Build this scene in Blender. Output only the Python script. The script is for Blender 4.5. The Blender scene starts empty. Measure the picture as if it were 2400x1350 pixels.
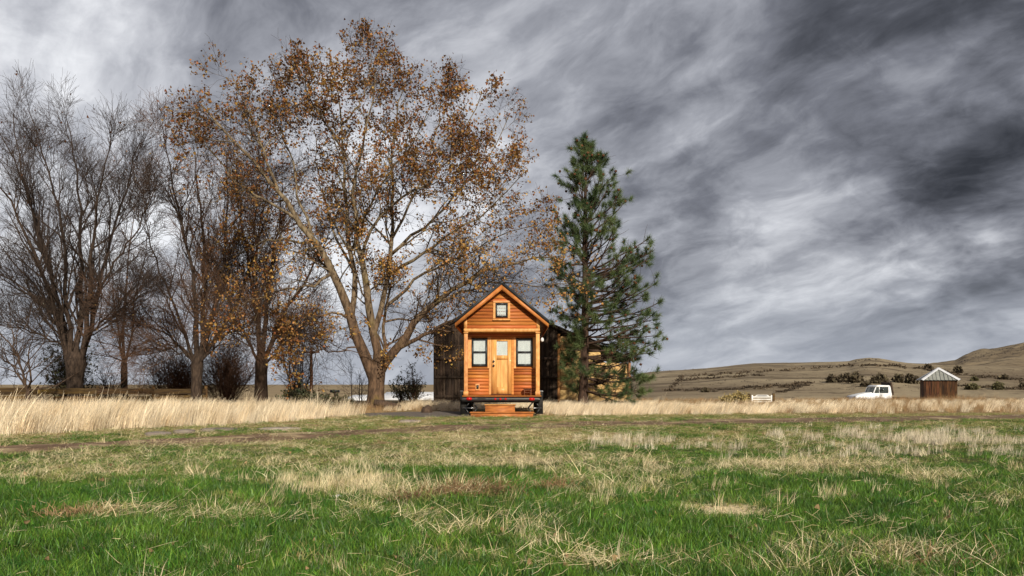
import bpy, math, random
import numpy as np
R = math.radians
rng = np.random.default_rng(7)
random.seed(7)
sc = bpy.context.scene
COL = sc.collection

# ------------------------------------------------------------------ camera
F, CX, HY, CZ = 1900.0, 1200.0, 900.0, 1.0      # focal length in photo pixels, centre column, horizon row, eye height
cam_d = bpy.data.cameras.new('camera')
cam_d.sensor_width = 36.0
cam_d.lens = F / 2400.0 * 36.0
cam_d.shift_y = 225.0 / 2400.0
cam_d.clip_start = 0.1
cam_d.clip_end = 6000.0
cam = bpy.data.objects.new('camera', cam_d)
cam.location = (0, 0, CZ)
cam.rotation_euler = (R(90), 0, 0)
COL.objects.link(cam)
sc.camera = cam

# ------------------------------------------------------------------ node helper
class NT:
    def __init__(s, tree):
        s.t = tree; s.n = tree.nodes; s.l = tree.links
    def put(s, sock, v):
        if v is None: return
        if isinstance(v, bpy.types.NodeSocket): s.l.new(v, sock)
        elif isinstance(v, (tuple, list)) and sock.type == 'RGBA' and len(v) == 3: sock.default_value = (*v, 1)
        else: sock.default_value = v
    def node(s, typ, ins=None, **kw):
        n = s.n.new(typ)
        for k, v in kw.items(): setattr(n, k, v)
        for k, v in (ins or {}).items(): s.put(n.inputs[k], v)
        return n
    def m(s, op, a, b=None, c=None):
        n = s.n.new('ShaderNodeMath'); n.operation = op
        for i, v in enumerate((a, b, c)): s.put(n.inputs[i], v)
        return n.outputs[0]
    def vm(s, op, a, b=None):
        n = s.n.new('ShaderNodeVectorMath'); n.operation = op
        s.put(n.inputs[0], a)
        if b is not None: s.put(n.inputs[1], b)
        return n.outputs['Value'] if op in ('DOT_PRODUCT', 'LENGTH') else n.outputs[0]
    def mix(s, f, a, b, blend='MIX'):
        n = s.n.new('ShaderNodeMix'); n.data_type = 'RGBA'; n.blend_type = blend
        s.put(n.inputs[0], f); s.put(n.inputs[6], a); s.put(n.inputs[7], b)
        return n.outputs[2]
    def noise(s, vec, scale, detail=5, rough=.55, dist=0.0, dim='3D'):
        n = s.node('ShaderNodeTexNoise', {'Scale': scale, 'Detail': detail, 'Roughness': rough, 'Distortion': dist})
        n.noise_dimensions = dim
        s.put(n.inputs['Vector'], vec)
        return n.outputs[0]
    def ramp(s, f, stops, interp='LINEAR'):
        n = s.n.new('ShaderNodeValToRGB'); r = n.color_ramp; r.interpolation = interp
        while len(r.elements) < len(stops): r.elements.new(0.5)
        for e, (p, c) in zip(r.elements, stops):
            e.position = p; e.color = (c, c, c, 1) if isinstance(c, (int, float)) else (*c, 1)
        s.put(n.inputs[0], f)
        return n.outputs[0]
    def mapr(s, v, a, b, c=0.0, d=1.0, smooth=True):
        n = s.n.new('ShaderNodeMapRange')
        if smooth: n.interpolation_type = 'SMOOTHSTEP'
        for i, x in enumerate((v, a, b, c, d)): s.put(n.inputs[i], x)
        return n.outputs[0]
    def comb(s, x, y, z):
        n = s.n.new('ShaderNodeCombineXYZ')
        for i, v in enumerate((x, y, z)): s.put(n.inputs[i], v)
        return n.outputs[0]

# ------------------------------------------------------------------ sky, sun, exposure
SUN_AZ, SUN_EL = 17.0, 27.0            # degrees to the right of straight behind the camera, degrees up
world = bpy.data.worlds.new('World'); sc.world = world; world.use_nodes = True
def build_sky():
    t = NT(world.node_tree); t.n.clear()
    sky = t.node('ShaderNodeTexSky', sky_type='NISHITA', sun_disc=False,
                 sun_elevation=R(SUN_EL), sun_rotation=R(180 - SUN_AZ))
    d = t.vm('NORMALIZE', t.node('ShaderNodeTexCoord').outputs['Generated'])
    sx = t.node('ShaderNodeSeparateXYZ', {0: d}).outputs
    dz = t.m('MAXIMUM', sx[2], 0.0)
    k = t.m('ADD', dz, 0.42)
    px, py = t.m('DIVIDE', sx[0], k), t.m('DIVIDE', sx[1], k)
    a = R(WIND)                                           # the wind's direction: streaks run this way
    wob = t.m('SUBTRACT', t.noise(t.comb(px, py, 3.1), 1.3, 4), .5)
    wob2 = t.m('SUBTRACT', t.noise(t.comb(px, py, 8.1), 4.5, 4), .5)
    px2 = t.m('ADD', px, t.m('ADD', t.m('MULTIPLY', wob, .35), t.m('MULTIPLY', wob2, .05)))
    py2 = t.m('ADD', py, t.m('ADD', t.m('MULTIPLY', wob, -.25), t.m('MULTIPLY', wob2, .06)))
    u = t.m('ADD', t.m('MULTIPLY', px2, -math.sin(a)), t.m('MULTIPLY', py2, math.cos(a)))
    v = t.m('ADD', t.m('MULTIPLY', px2, math.cos(a)), t.m('MULTIPLY', py2, math.sin(a)))
    def lay(su, sv, z, scale, det, rough, dist=0.0):
        return t.m('SUBTRACT', t.noise(t.comb(t.m('MULTIPLY', u, su), t.m('MULTIPLY', v, sv), z), scale, det, rough, dist), .5)
    big = lay(.9, 1.8, 1.7, 1.5, 3, .5)
    mid = lay(.9, 1.9, 5.3, 3.0, 6, .58, .2)
    bil = t.m('SUBTRACT', .16, t.m('ABSOLUTE', lay(.95, 1.7, 13.3, 3.8, 6, .6, .3)))      # ridged, billowing edges
    fin = lay(1.0, 1.15, 9.9, 9.0, 6, .6, .5)
    s = t.m('ADD', t.m('MULTIPLY', big, SKY_W[0]), t.m('ADD', t.m('MULTIPLY', mid, SKY_W[1]), t.m('ADD', t.m('MULTIPLY', bil, SKY_W[3]), t.m('MULTIPLY', fin, SKY_W[2]))))
    s = t.m('ADD', s, SKY_MEAN)
    # heavier and thinner parts of the cloud deck
    def blob(x, y, w, amp):
        c = np.array([(x - CX) / F, 1.0, (HY - y) / F]); c /= np.linalg.norm(c)
        dw = t.vm('NORMALIZE', t.vm('ADD', d, t.comb(t.m('MULTIPLY', wob, .20), t.m('MULTIPLY', wob2, .1), t.m('MULTIPLY', wob2, .30))))
        dp = t.vm('DOT_PRODUCT', dw, tuple(c))
        return t.m('MULTIPLY', t.mapr(dp, math.cos(R(w)), 1.0), amp)
    for b in SKY_BLOBS: s = t.m('ADD', s, blob(*b))
    cloud = t.ramp(s, SKY_RAMP)
    # thin, evenly lit veil towards the horizon
    low = t.mapr(sx[2], 0.0, .16, 1.0, 0.0)
    cloud = t.mix(t.m('MULTIPLY', low, .55), cloud, (.47, .51, .59))
    bg1 = t.node('ShaderNodeBackground', {'Color': sky.outputs[0], 'Strength': .07})
    bg2 = t.node('ShaderNodeBackground', {'Color': cloud, 'Strength': SKY_CLOUD})
    cover = t.mapr(s, .1, .95, 1.0, .93)
    mx = t.node('ShaderNodeMixShader', {0: cover, 1: bg1.outputs[0], 2: bg2.outputs[0]})
    out = t.node('ShaderNodeOutputWorld', {0: mx.outputs[0]})
SKY_CLOUD = 1.0
WIND = 40.0
SKY_W = (1.05, 1.10, .50, .52)
SKY_MEAN = .42
SKY_BLOBS = [(2450, -60, 17, -.16), (2430, 400, 9, -.13), (2210, 490, 7, -.13), (1960, 330, 10, .10), (2330, 190, 6, .14), (1300, 380, 15, .04),
             (1000, 600, 20, .14), (1620, 600, 11, .06), (250, 480, 22, .22), (620, 330, 20, .14), (1500, 40, 10, -.03), (2300, 790, 6, .14), (1800, 790, 10, .05)]
SKY_RAMP = [(.0, (.036, .040, .050)), (.2, (.085, .091, .110)), (.4, (.18, .188, .22)), (.6, (.34, .35, .39)), (.8, (.58, .59, .63)), (1.0, (.88, .89, .92))]
build_sky()

sun_d = bpy.data.lights.new('sun', 'SUN')
sun_d.energy = 5.0; sun_d.angle = R(1.2); sun_d.color = (1.0, .90, .74)
sun = bpy.data.objects.new('sun', sun_d); COL.objects.link(sun)
sv = np.array([math.sin(R(SUN_AZ)) * math.cos(R(SUN_EL)), -math.cos(R(SUN_AZ)) * math.cos(R(SUN_EL)), math.sin(R(SUN_EL))])
from mathutils import Vector, Matrix
sun.rotation_euler = Vector(sv).to_track_quat('Z', 'Y').to_euler()
sun.location = (20, -20, 25)
vs = sc.view_settings
vs.view_transform = 'Standard'; vs.look = 'None'; vs.exposure = 0.1; vs.gamma = 1.0; vs.use_curve_mapping = False

# ------------------------------------------------------------------ mesh helpers
def P(x, y, Y): return np.array([(x - CX) / F * Y, Y, CZ + (HY - y) / F * Y])
def GP(x, y):                                            # a photo pixel of the level ground
    Y = F * CZ / (y - HY); return (x - CX) / F * Y, Y

class MB:
    def __init__(s): s.v = []; s.f = []; s.n = 0
    def add(s, V, Fc):
        V = np.asarray(V, dtype=np.float64).reshape(-1, 3); Fc = np.asarray(Fc, dtype=np.int64)
        s.v.append(V); s.f.append(Fc + s.n); s.n += len(V)
    def box(s, x0, x1, y0, y1, z0, z1):
        s.add([(x0,y0,z0),(x1,y0,z0),(x1,y1,z0),(x0,y1,z0),(x0,y0,z1),(x1,y0,z1),(x1,y1,z1),(x0,y1,z1)],
              [(0,3,2,1),(4,5,6,7),(0,1,5,4),(1,2,6,5),(2,3,7,6),(3,0,4,7)])
    def prism_y(s, poly, y0, y1):                        # polygon in x,z (counter-clockwise seen from -y) extruded in y
        n = len(poly)
        V = [(x, y0, z) for x, z in poly] + [(x, y1, z) for x, z in poly]
        s.add(V, [(i, (i+1) % n, (i+1) % n + n, i + n)[::-1] for i in range(n)])
        for k in range(1, n-1):
            s.f.append(np.array([[0, k, k+1]]) + s.n - 2*n); s.f.append(np.array([[n, n+k+1, n+k]]) + s.n - 2*n)
    def prism_x(s, poly, x0, x1):
        n = len(poly)
        V = [(x0, y, z) for y, z in poly] + [(x1, y, z) for y, z in poly]
        s.add(V, [(i, (i+1) % n, (i+1) % n + n, i + n) for i in range(n)])
        for k in range(1, n-1):
            s.f.append(np.array([[0, k+1, k]]) + s.n - 2*n); s.f.append(np.array([[n, n+k, n+k+1]]) + s.n - 2*n)
    def tubes(s, pts, rad, k=5, cap=False):              # pts (M,n,3), rad (M,n)
        pts = np.asarray(pts, float); rad = np.asarray(rad, float)
        if pts.ndim == 2: pts, rad = pts[None], rad[None]
        M, n, _ = pts.shape
        if M == 0: return
        t = np.gradient(pts, axis=1); t /= np.linalg.norm(t, axis=2, keepdims=True) + 1e-9
        mt = t.mean(1); ref = np.where(np.abs(mt[:, 2:3]) > .75, np.array([[1., 0.3, 0]]), np.array([[0, 0, 1.]]))
        uu = np.cross(t, ref[:, None, :]); uu /= np.linalg.norm(uu, axis=2, keepdims=True) + 1e-9
        vv = np.cross(t, uu)
        an = np.arange(k) / k * 2 * np.pi
        ring = pts[:, :, None] + rad[:, :, None, None] * (np.cos(an)[None, None, :, None] * uu[:, :, None] + np.sin(an)[None, None, :, None] * vv[:, :, None])
        V = ring.reshape(-1, 3)
        i0 = (np.arange(M)[:, None, None] * n + np.arange(n-1)[None, :, None]) * k
        j = np.arange(k)[None, None, :]; j1 = (j + 1) % k
        Fc = np.stack([i0 + j, i0 + j1, i0 + j1 + k, i0 + j + k], -1).reshape(-1, 4)
        s.add(V, Fc)
        if cap:
            b = s.n - len(V)
            for mi in range(M):
                e = b + (mi * n + n - 1) * k; c = b + mi * n * k
                s.f.append(np.array([[e, e+q, e+q+1] for q in range(1, k-1)])); s.f.append(np.array([[c, c+q+1, c+q] for q in range(1, k-1)]))
    def mesh(s, name, mat, smooth=False):
        me = bpy.data.meshes.new(name)
        V = np.concatenate(s.v); me.vertices.add(len(V)); me.vertices.foreach_set('co', V.astype(np.float32).ravel())
        flat = np.concatenate([f.ravel() for f in s.f]); lens = np.concatenate([np.full(len(f), f.shape[1]) for f in s.f])
        me.loops.add(len(flat)); me.loops.foreach_set('vertex_index', flat.astype(np.int32))
        me.polygons.add(len(lens)); me.polygons.foreach_set('loop_start', (np.cumsum(lens) - lens).astype(np.int32))
        if smooth: me.polygons.foreach_set('use_smooth', np.ones(len(lens), dtype=bool))
        me.update(calc_edges=True); me.validate()
        if mat: me.materials.append(mat)
        return me
    def build(s, name, mat, parent=None, smooth=False, loc=None):
        return link(name, s.mesh(name, mat, smooth), parent, loc)

def link(name, me, parent=None, loc=None, rot=None, scale=None):
    o = bpy.data.objects.new(name, me); COL.objects.link(o)
    if parent is not None: o.parent = parent
    if loc is not None: o.location = [float(q) for q in loc]
    if rot is not None: o.rotation_euler = rot
    if scale is not None: o.scale = scale
    return o
def tag(o, label=None, cat=None, group=None, kind=None):
    if label: o['label'] = label
    if cat: o['category'] = cat
    if group: o['group'] = group
    if kind: o['kind'] = kind
    return o
def thing(name, label, cat, loc=(0, 0, 0), rz=0.0, group=None):
    o = link(name, None, None, loc, (0, 0, rz)); o.empty_display_size = .2
    return tag(o, label, cat, group)
_cube = {}
def cube(name, mat, x0, x1, y0, y1, z0, z1, parent=None, rot=None):   # alike pieces share one bevelled block
    if mat.name not in _cube:
        m = MB(); b = .5; c = .47
        V = []; 
        for z in (-b, b):
            V += [(-c, -b, z), (c, -b, z), (b, -c, z), (b, c, z), (c, b, z), (-c, b, z), (-b, c, z), (-b, -c, z)]
        Fs = [(i, (i+1) % 8, (i+1) % 8 + 8, i + 8) for i in range(8)]
        m.add(V, Fs); m.f.append(np.array([list(range(8))[::-1]])); m.f.append(np.array([list(range(8, 16))]))
        _cube[mat.name] = m.mesh('block_' + mat.name, mat)
    return link(name, _cube[mat.name], parent, ((x0+x1)/2, (y0+y1)/2, (z0+z1)/2), rot, (abs(x1-x0), abs(y1-y0), abs(z1-z0)))

# value noise
def hash2(ix, iy, seed):
    h = (ix * 374761393 + iy * 668265263 + seed * 974634777) & 0xffffffff
    h = ((h ^ (h >> 13)) * 1274126177) & 0xffffffff
    return ((h ^ (h >> 16)) & 0xffff) / 65535.0
def vnoise(x, y, seed=0):
    x = np.asarray(x, float); y = np.asarray(y, float)
    ix = np.floor(x).astype(np.int64); iy = np.floor(y).astype(np.int64); fx = x - ix; fy = y - iy
    fx = fx*fx*(3-2*fx); fy = fy*fy*(3-2*fy)
    a = hash2(ix, iy, seed); b = hash2(ix+1, iy, seed); c = hash2(ix, iy+1, seed); d = hash2(ix+1, iy+1, seed)
    return (a*(1-fx)+b*fx)*(1-fy) + (c*(1-fx)+d*fx)*fy
def fbm(x, y, seed=0, o=4):
    s = 0; a = .5; n = 0
    for i in range(o): s = s + a*vnoise(np.asarray(x)*2**i, np.asarray(y)*2**i, seed+i*17); n += a; a *= .5
    return s / n
def sstep(a, b, x):
    t = np.clip((np.asarray(x, float)-a)/(b-a), 0, 1); return t*t*(3-2*t)

def gz(X, Y):                                            # height of the ground
    X = np.asarray(X, float); Y = np.asarray(Y, float)
    near = 1 - sstep(14, 30, Y)
    return -1.7*sstep(48, 78, Y) + near*.09*(fbm(X*.55, Y*.55, 3, 3)-.5) + .05*(fbm(X*.12, Y*.12, 8, 2)-.5)*sstep(8, 20, Y)

# ------------------------------------------------------------------ materials
def finish(t, col, rough, bump=None, bumpd=.02, spec=.3, transl=0.0, metal=0.0, coat=0.0):
    b = t.node('ShaderNodeBsdfPrincipled', {'Base Color': col, 'Roughness': rough, 'Metallic': metal, 'Specular IOR Level': spec, 'Coat Weight': coat})
    nrm = None
    if bump is not None:
        bn = t.node('ShaderNodeBump', {'Height': bump, 'Strength': 1.0, 'Distance': bumpd}); nrm = bn.outputs[0]
        t.put(b.inputs['Normal'], nrm)
    sh = b.outputs[0]
    if transl > 0:
        tr = t.node('ShaderNodeBsdfTranslucent', {'Color': col})
        sh = t.node('ShaderNodeMixShader', {0: transl, 1: sh, 2: tr.outputs[0]}).outputs[0]
    t.node('ShaderNodeOutputMaterial', {0: sh})
def newmat(name):
    m = bpy.data.materials.new(name); m.use_nodes = True; t = NT(m.node_tree); t.n.clear(); return m, t
def pmat(name, c1, c2, scale=4., stretch=(1, 1, 1), rough=.8, obj=0.0, isl=0.0, hue=0.0, bump=0.0, detail=6, spec=.25, transl=0.0, metal=0.0, contrast=(.3, .7), third=None, coat=0.0):
    m, t = newmat(name)
    pos = t.node('ShaderNodeNewGeometry')
    ro = t.node('ShaderNodeObjectInfo').outputs['Random']; ri = pos.outputs['Random Per Island']
    vec = t.node('ShaderNodeMapping', {'Vector': pos.outputs['Position'], 'Scale': stretch}).outputs[0]
    off = t.m('MULTIPLY', ro, 37.0) if obj else 0.0
    if obj: vec = t.vm('ADD', vec, t.comb(off, off, off))
    n = t.noise(vec, scale, detail)
    col = t.mix(t.mapr(n, contrast[0], contrast[1]), c1, c2)
    if third:
        n3 = t.noise(vec, scale*.37, 3); col = t.mix(t.mapr(n3, third[1], third[2]), col, third[0])
    val = 1.0; h = .5
    if obj: val = t.m('MULTIPLY', val, t.m('ADD', 1-obj/2, t.m('MULTIPLY', ro, obj)))
    if isl: val = t.m('MULTIPLY', val, t.m('ADD', 1-isl/2, t.m('MULTIPLY', ri, isl)))
    if hue: h = t.m('ADD', .5-hue/2, t.m('MULTIPLY', (t.m('FRACT', t.m('MULTIPLY', ri if isl else ro, 7.31))), hue))
    if obj or isl or hue:
        col = t.node('ShaderNodeHueSaturation', {'Hue': h, 'Saturation': 1.0, 'Value': val, 'Fac': 1.0, 'Color': col}).outputs[0]
    finish(t, col, rough, n if bump else None, bump, spec, transl, metal, coat)
    return m

M = {}
M['cedar'] = pmat('cedar_siding', (.53, .185, .042), (.37, .112, .025), 2.0, (1.2, 6, 16), .6, obj=.38, hue=.022, bump=.003, third=((.27, .078, .020), .58, .85), spec=.35)
M['trim'] = pmat('cedar_trim', (.72, .37, .13), (.52, .22, .065), 2.2, (5, 5, 3), .5, obj=.25, hue=.012, bump=.002, spec=.35)
M['rake'] = pmat('cedar_rake', (.58, .225, .06), (.42, .14, .036), 2.2, (3, 3, 3), .5, obj=.2, bump=.002, spec=.35)
M['door'] = pmat('fir_door', (.78, .42, .14), (.60, .27, .075), 2.0, (9, 6, 1.2), .42, obj=.18, bump=.001, spec=.4, coat=.15)
M['step'] = pmat('step_wood', (.50, .19, .05), (.30, .10, .03), 2.0, (2, 5, 9), .6, obj=.25, bump=.003)
M['darkwood'] = pmat('stool_wood', (.16, .05, .018), (.08, .028, .012), 6., (3, 3, 3), .5, obj=.2)
M['black'] = pmat('black_frame', (.018, .022, .024), (.03, .034, .036), 8., (1, 1, 1), .4, spec=.4)
M['steel'] = pmat('black_steel', (.010, .011, .013), (.022, .022, .024), 5., (1, 1, 1), .35, spec=.5, bump=.001)
M['chrome'] = pmat('bare_metal', (.55, .56, .58), (.40, .40, .42), 8., (1, 1, 1), .3, metal=1.0)
M['rubber'] = pmat('tyre_rubber', (.012, .012, .012), (.03, .028, .026), 9., (1, 1, 1), .8)
M['roofmetal'] = pmat('charcoal_roof', (.028, .031, .036), (.05, .054, .06), 3., (1, .3, 1), .45, metal=.3, obj=.15)
M['red'] = pmat('red_lens', (.55, .012, .012), (.40, .006, .006), 6., (1, 1, 1), .25, spec=.5)
M['white'] = pmat('white_paint', (.80, .81, .82), (.66, .66, .65), 2.5, (1, 1, 1), .5, third=((.42, .36, .28), .66, .9))
M['truck'] = pmat('truck_paint', (.78, .80, .83), (.66, .68, .70), 1.5, (1, 1, 1), .4, spec=.4, third=((.40, .30, .22), .66, .9))
M['pane_backing'] = pmat('white_backing', (.88, .89, .88), (.76, .78, .78), 3.0, (6, 1, 1), .9)  # white sheet behind the glass; carries the white of clouds reflected in it
M['barn'] = pmat('barn_wood', (.062, .040, .028), (.017, .011, .008), 3., (7, 5, .5), .85, obj=.9, hue=.02, bump=.006, third=((.10, .075, .058), .58, .80))
M['barnpost'] = pmat('sunlit_post', (.55, .27, .10), (.38, .17, .06), 3., (6, 6, 1), .8, bump=.004)  # bright orange is sunlight on the post, put into its colour
M['barnroof'] = pmat('rusted_roof', (.10, .085, .075), (.055, .042, .036), 2., (1, 1, 1), .6, bump=.004)
M['hay'] = pmat('hay', (.66, .46, .22), (.42, .26, .10), 9., (1, 1, 3.5), .95, obj=.4, hue=.015, bump=.05, contrast=(.35, .65))
M['fence'] = pmat('fence_board', (.095, .056, .018), (.034, .020, .010), 2., (1.2, 1.2, 12), .8, obj=.8, hue=.02, bump=.004, third=((.17, .11, .022), .58, .8))
M['shedwood'] = pmat('shed_wood', (.10, .042, .017), (.024, .013, .008), 2., (5, 5, .6), .85, obj=.9, hue=.02, bump=.006)
M['shedroof'] = pmat('ribbed_metal', (.33, .34, .31), (.25, .26, .24), 3., (1, 1, 1), .45, metal=.25, obj=.12)
M['bark_dark'] = pmat('bark_dark', (.105, .070, .050), (.045, .030, .022), 5., (3, 3, .7), .95, bump=.03)
M['bark_grey'] = pmat('bark_grey', (.072, .050, .037), (.026, .018, .014), 5., (3, 3, .8), .95, bump=.03)
M['twig_grey'] = pmat('twig_grey', (.058, .041, .033), (.032, .022, .018), 1.2, (1, 1, 1), .9, isl=.5)
M['twig_brown'] = pmat('twig_brown', (.150, .085, .054), (.070, .040, .027), 1.2, (1, 1, 1), .9, isl=.5)
M['twig_dark'] = pmat('twig_dark', (.045, .030, .022), (.024, .017, .013), 1.2, (1, 1, 1), .9, isl=.4)
M['twig_red'] = pmat('twig_red', (.105, .054, .033), (.045, .024, .016), 1.2, (1, 1, 1), .9, isl=.5)
M['pinebark'] = pmat('pine_bark', (.085, .050, .035), (.032, .021, .016), 6., (3, 3, .9), .95, bump=.03)
M['needle'] = pmat('pine_needle', (.135, .180, .066), (.055, .095, .042), .9, (1, 1, 1), .55, isl=.7, hue=.05, transl=.25)
M['cone'] = pmat('pine_cone', (.13, .052, .022), (.06, .025, .012), 9., (1, 1, 1), .8, isl=.4)
M['leaf'] = pmat('sycamore_leaf', (.31, .155, .048), (.17, .075, .022), .35, (1, 1, 1), .7, isl=.9, hue=.045, transl=.30, contrast=(.38, .62))
M['leaf_gold'] = pmat('golden_leaf', (.52, .31, .10), (.34, .175, .052), .5, (1, 1, 1), .7, isl=.8, hue=.04, transl=.3)
M['leaf_dark'] = pmat('evergreen_leaf', (.040, .060, .030), (.085, .075, .038), 1.5, (1, 1, 1), .45, isl=.9, hue=.04, transl=.15)
M['seed'] = pmat('dry_cluster', (.15, .062, .026), (.09, .036, .018), 2., (1, 1, 1), .8, isl=.5)
M['sage'] = pmat('sage_leaf', (.17, .155, .075), (.10, .092, .05), 3., (1, 1, 1), .8, isl=.8, hue=.03, transl=.2)
M['rabbit'] = pmat('rabbitbrush_flower', (.50, .40, .17), (.33, .25, .10), 3., (1, 1, 1), .8, isl=.6, transl=.2)
M['grass'] = pmat('green_grass', (.128, .235, .026), (.032, .108, .012), .9, (1, 1, 1), .45, obj=.9, isl=1.2, hue=.05, transl=.22, spec=.5, contrast=(.40, .60))
M['grass_mix'] = pmat('yellowing_grass', (.40, .36, .15), (.17, .225, .05), .9, (1, 1, 1), .7, obj=.5, isl=.8, hue=.04, transl=.3)
M['straw'] = pmat('dry_straw', (.86, .77, .52), (.66, .53, .31), 1.5, (1, 1, 1), .75, obj=.3, isl=.6, hue=.02, transl=.25)
M['tallgrass'] = pmat('tall_dry_grass', (.92, .83, .66), (.74, .61, .42), .7, (1, 1, 1), .75, obj=.5, isl=.75, hue=.02, transl=.3, third=((.50, .36, .19), .55, .75))
M['browngrass'] = pmat('brown_dry_weed', (.43, .295, .155), (.25, .155, .08), .8, (1, 1, 1), .85, obj=.5, isl=.7, hue=.02, transl=.2)
M['stubble'] = pmat('grey_stubble', (.74, .68, .54), (.50, .42, .30), 1.2, (1, 1, 1), .8, obj=.4, isl=.6, transl=.2)
M['stone'] = pmat('field_stone', (.30, .26, .225), (.16, .13, .11), 4., (1, 1, 1), .9, obj=.5, bump=.02)
M['gravel'] = pmat('gravel_ground', (.20, .175, .155), (.085, .073, .066), 22., (1, 1, 1), .95, bump=.02, detail=8)
M['dirt'] = pmat('dirt_track', (.215, .140, .088), (.105, .066, .042), 2.2, (1, 1, 1), .95, bump=.05, detail=8, third=((.40, .31, .18), .5, .72))
M['pole'] = pmat('weathered_pole', (.42, .20, .11), (.26, .12, .07), 3., (6, 6, 1), .85)
M['tin'] = pmat('white_metal_roof', (.74, .76, .80), (.60, .62, .66), 2., (1, 1, 1), .4, metal=.1)
M['bush'] = pmat('hill_bush', (.125, .100, .062), (.075, .062, .042), 1.5, (1, 1, 1), .9, isl=.8, hue=.03, transl=.1)
M['sagerow'] = pmat('sage_row', (.095, .070, .045), (.055, .042, .03), .2, (1, 1, 1), .9, isl=.7)
M['rock'] = pmat('rim_rock', (.085, .07, .058), (.035, .03, .027), .4, (1, 1, 1), .95, isl=.5)

def glass_mat():
    m, t = newmat('window_glass')
    n = t.noise(t.node('ShaderNodeNewGeometry').outputs['Position'], 2.5, 2)
    gl = t.node('ShaderNodeBsdfGlossy', {'Color': (.95, .97, 1.0), 'Roughness': .02})
    tr = t.node('ShaderNodeBsdfTransparent', {'Color': (.93, .95, .94)})
    bn = t.node('ShaderNodeBump', {'Height': n, 'Strength': .3, 'Distance': .01}); t.put(gl.inputs['Normal'], bn.outputs[0])
    mx = t.node('ShaderNodeMixShader', {0: .14, 1: tr.outputs[0], 2: gl.outputs[0]})
    t.node('ShaderNodeOutputMaterial', {0: mx.outputs[0]}); return m
M['glass'] = glass_mat()
def dark_glass_mat():
    m, t = newmat('truck_glass')
    pos = t.node('ShaderNodeNewGeometry').outputs['Position']
    gl = t.node('ShaderNodeBsdfPrincipled', {'Base Color': t.mix(t.noise(pos, 2.), (.03, .04, .04), (.10, .12, .12)), 'Roughness': .08, 'Specular IOR Level': .8})
    tr = t.node('ShaderNodeBsdfTransparent', {'Color': (.7, .75, .73)})
    mx = t.node('ShaderNodeMixShader', {0: .55, 1: tr.outputs[0], 2: gl.outputs[0]})
    t.node('ShaderNodeOutputMaterial', {0: mx.outputs[0]}); return m
M['tglass'] = dark_glass_mat()

def bark_plane():                                        # plane trees: brown scaly butt, pale flaking limbs higher up
    m, t = newmat('sycamore_bark')
    pos = t.node('ShaderNodeNewGeometry').outputs['Position']
    z = t.node('ShaderNodeSeparateXYZ', {0: pos}).outputs[2]
    v = t.node('ShaderNodeMapping', {'Vector': pos, 'Scale': (3, 3, 1.0)}).outputs[0]
    n = t.noise(v, 3.2, 8, .65); n2 = t.noise(pos, 1.1, 4)
    low = t.mix(t.mapr(n, .35, .65), (.155, .098, .062), (.055, .036, .025))
    high = t.mix(t.mapr(n, .4, .6), (.235, .185, .12), (.085, .062, .040))
    f = t.mapr(t.m('ADD', z, t.m('MULTIPLY', t.m('SUBTRACT', n2, .5), 5.0)), 2.6, 6.0)
    moss = t.mapr(n2, .58, .75)
    col = t.mix(t.m('MULTIPLY', moss, .5), t.mix(f, low, high), (.15, .115, .030))
    finish(t, col, .95, n, .05, .15); return m
M['bark_plane'] = bark_plane()

def ground_mat():
    m, t = newmat('field_ground')
    pos = t.node('ShaderNodeNewGeometry').outputs['Position']
    sx = t.node('ShaderNodeSeparateXYZ', {0: pos}).outputs
    n1 = t.noise(pos, .55, 6); n2 = t.noise(pos, 5., 8, .65); n3 = t.noise(pos, .12, 4)
    soil = t.mix(t.mapr(n2, .35, .65), (.105, .078, .045), (.055, .050, .024))
    green = t.mix(t.mapr(n2, .35, .65), (.075, .105, .028), (.040, .066, .017))
    dry = t.mix(t.mapr(n2, .35, .65), (.40, .29, .15), (.23, .155, .08))
    f_far = t.mapr(t.m('ADD', sx[1], t.m('MULTIPLY', t.m('SUBTRACT', n3, .5), 10.)), 8.0, 17.0)
    near = t.mix(t.mapr(n1, .42, .6), green, soil)
    col = t.mix(t.m('MULTIPLY', f_far, t.mapr(n1, .25, .6, .45, 1.0)), near, dry)
    farc = t.mix(t.mapr(t.noise(t.vm('MULTIPLY', pos, (.02, .06, 1.)), 1.0, 5), .35, .65), (.33, .26, .155), (.20, .145, .085))
    col = t.mix(t.mapr(sx[1], 45., 90.), col, farc)
    finish(t, col, .95, n2, .03, .1); return m
M['ground'] = ground_mat()
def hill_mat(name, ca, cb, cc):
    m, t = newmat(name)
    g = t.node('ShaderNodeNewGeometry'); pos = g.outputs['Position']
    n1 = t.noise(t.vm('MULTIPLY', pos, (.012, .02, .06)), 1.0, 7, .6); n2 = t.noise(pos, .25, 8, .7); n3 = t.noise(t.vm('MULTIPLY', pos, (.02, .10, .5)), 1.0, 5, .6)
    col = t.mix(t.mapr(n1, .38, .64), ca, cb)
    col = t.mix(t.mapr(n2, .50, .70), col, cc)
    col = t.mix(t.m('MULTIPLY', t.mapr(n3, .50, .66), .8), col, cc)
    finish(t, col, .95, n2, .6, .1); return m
M['hill'] = hill_mat('grass_hill', (.31, .255, .17), (.185, .145, .098), (.085, .064, .045))  # tans of both hills darkened; cloud shade is put into the colour
M['rockhill'] = hill_mat('rocky_hill', (.27, .215, .14), (.17, .13, .085), (.06, .05, .042))

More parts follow.
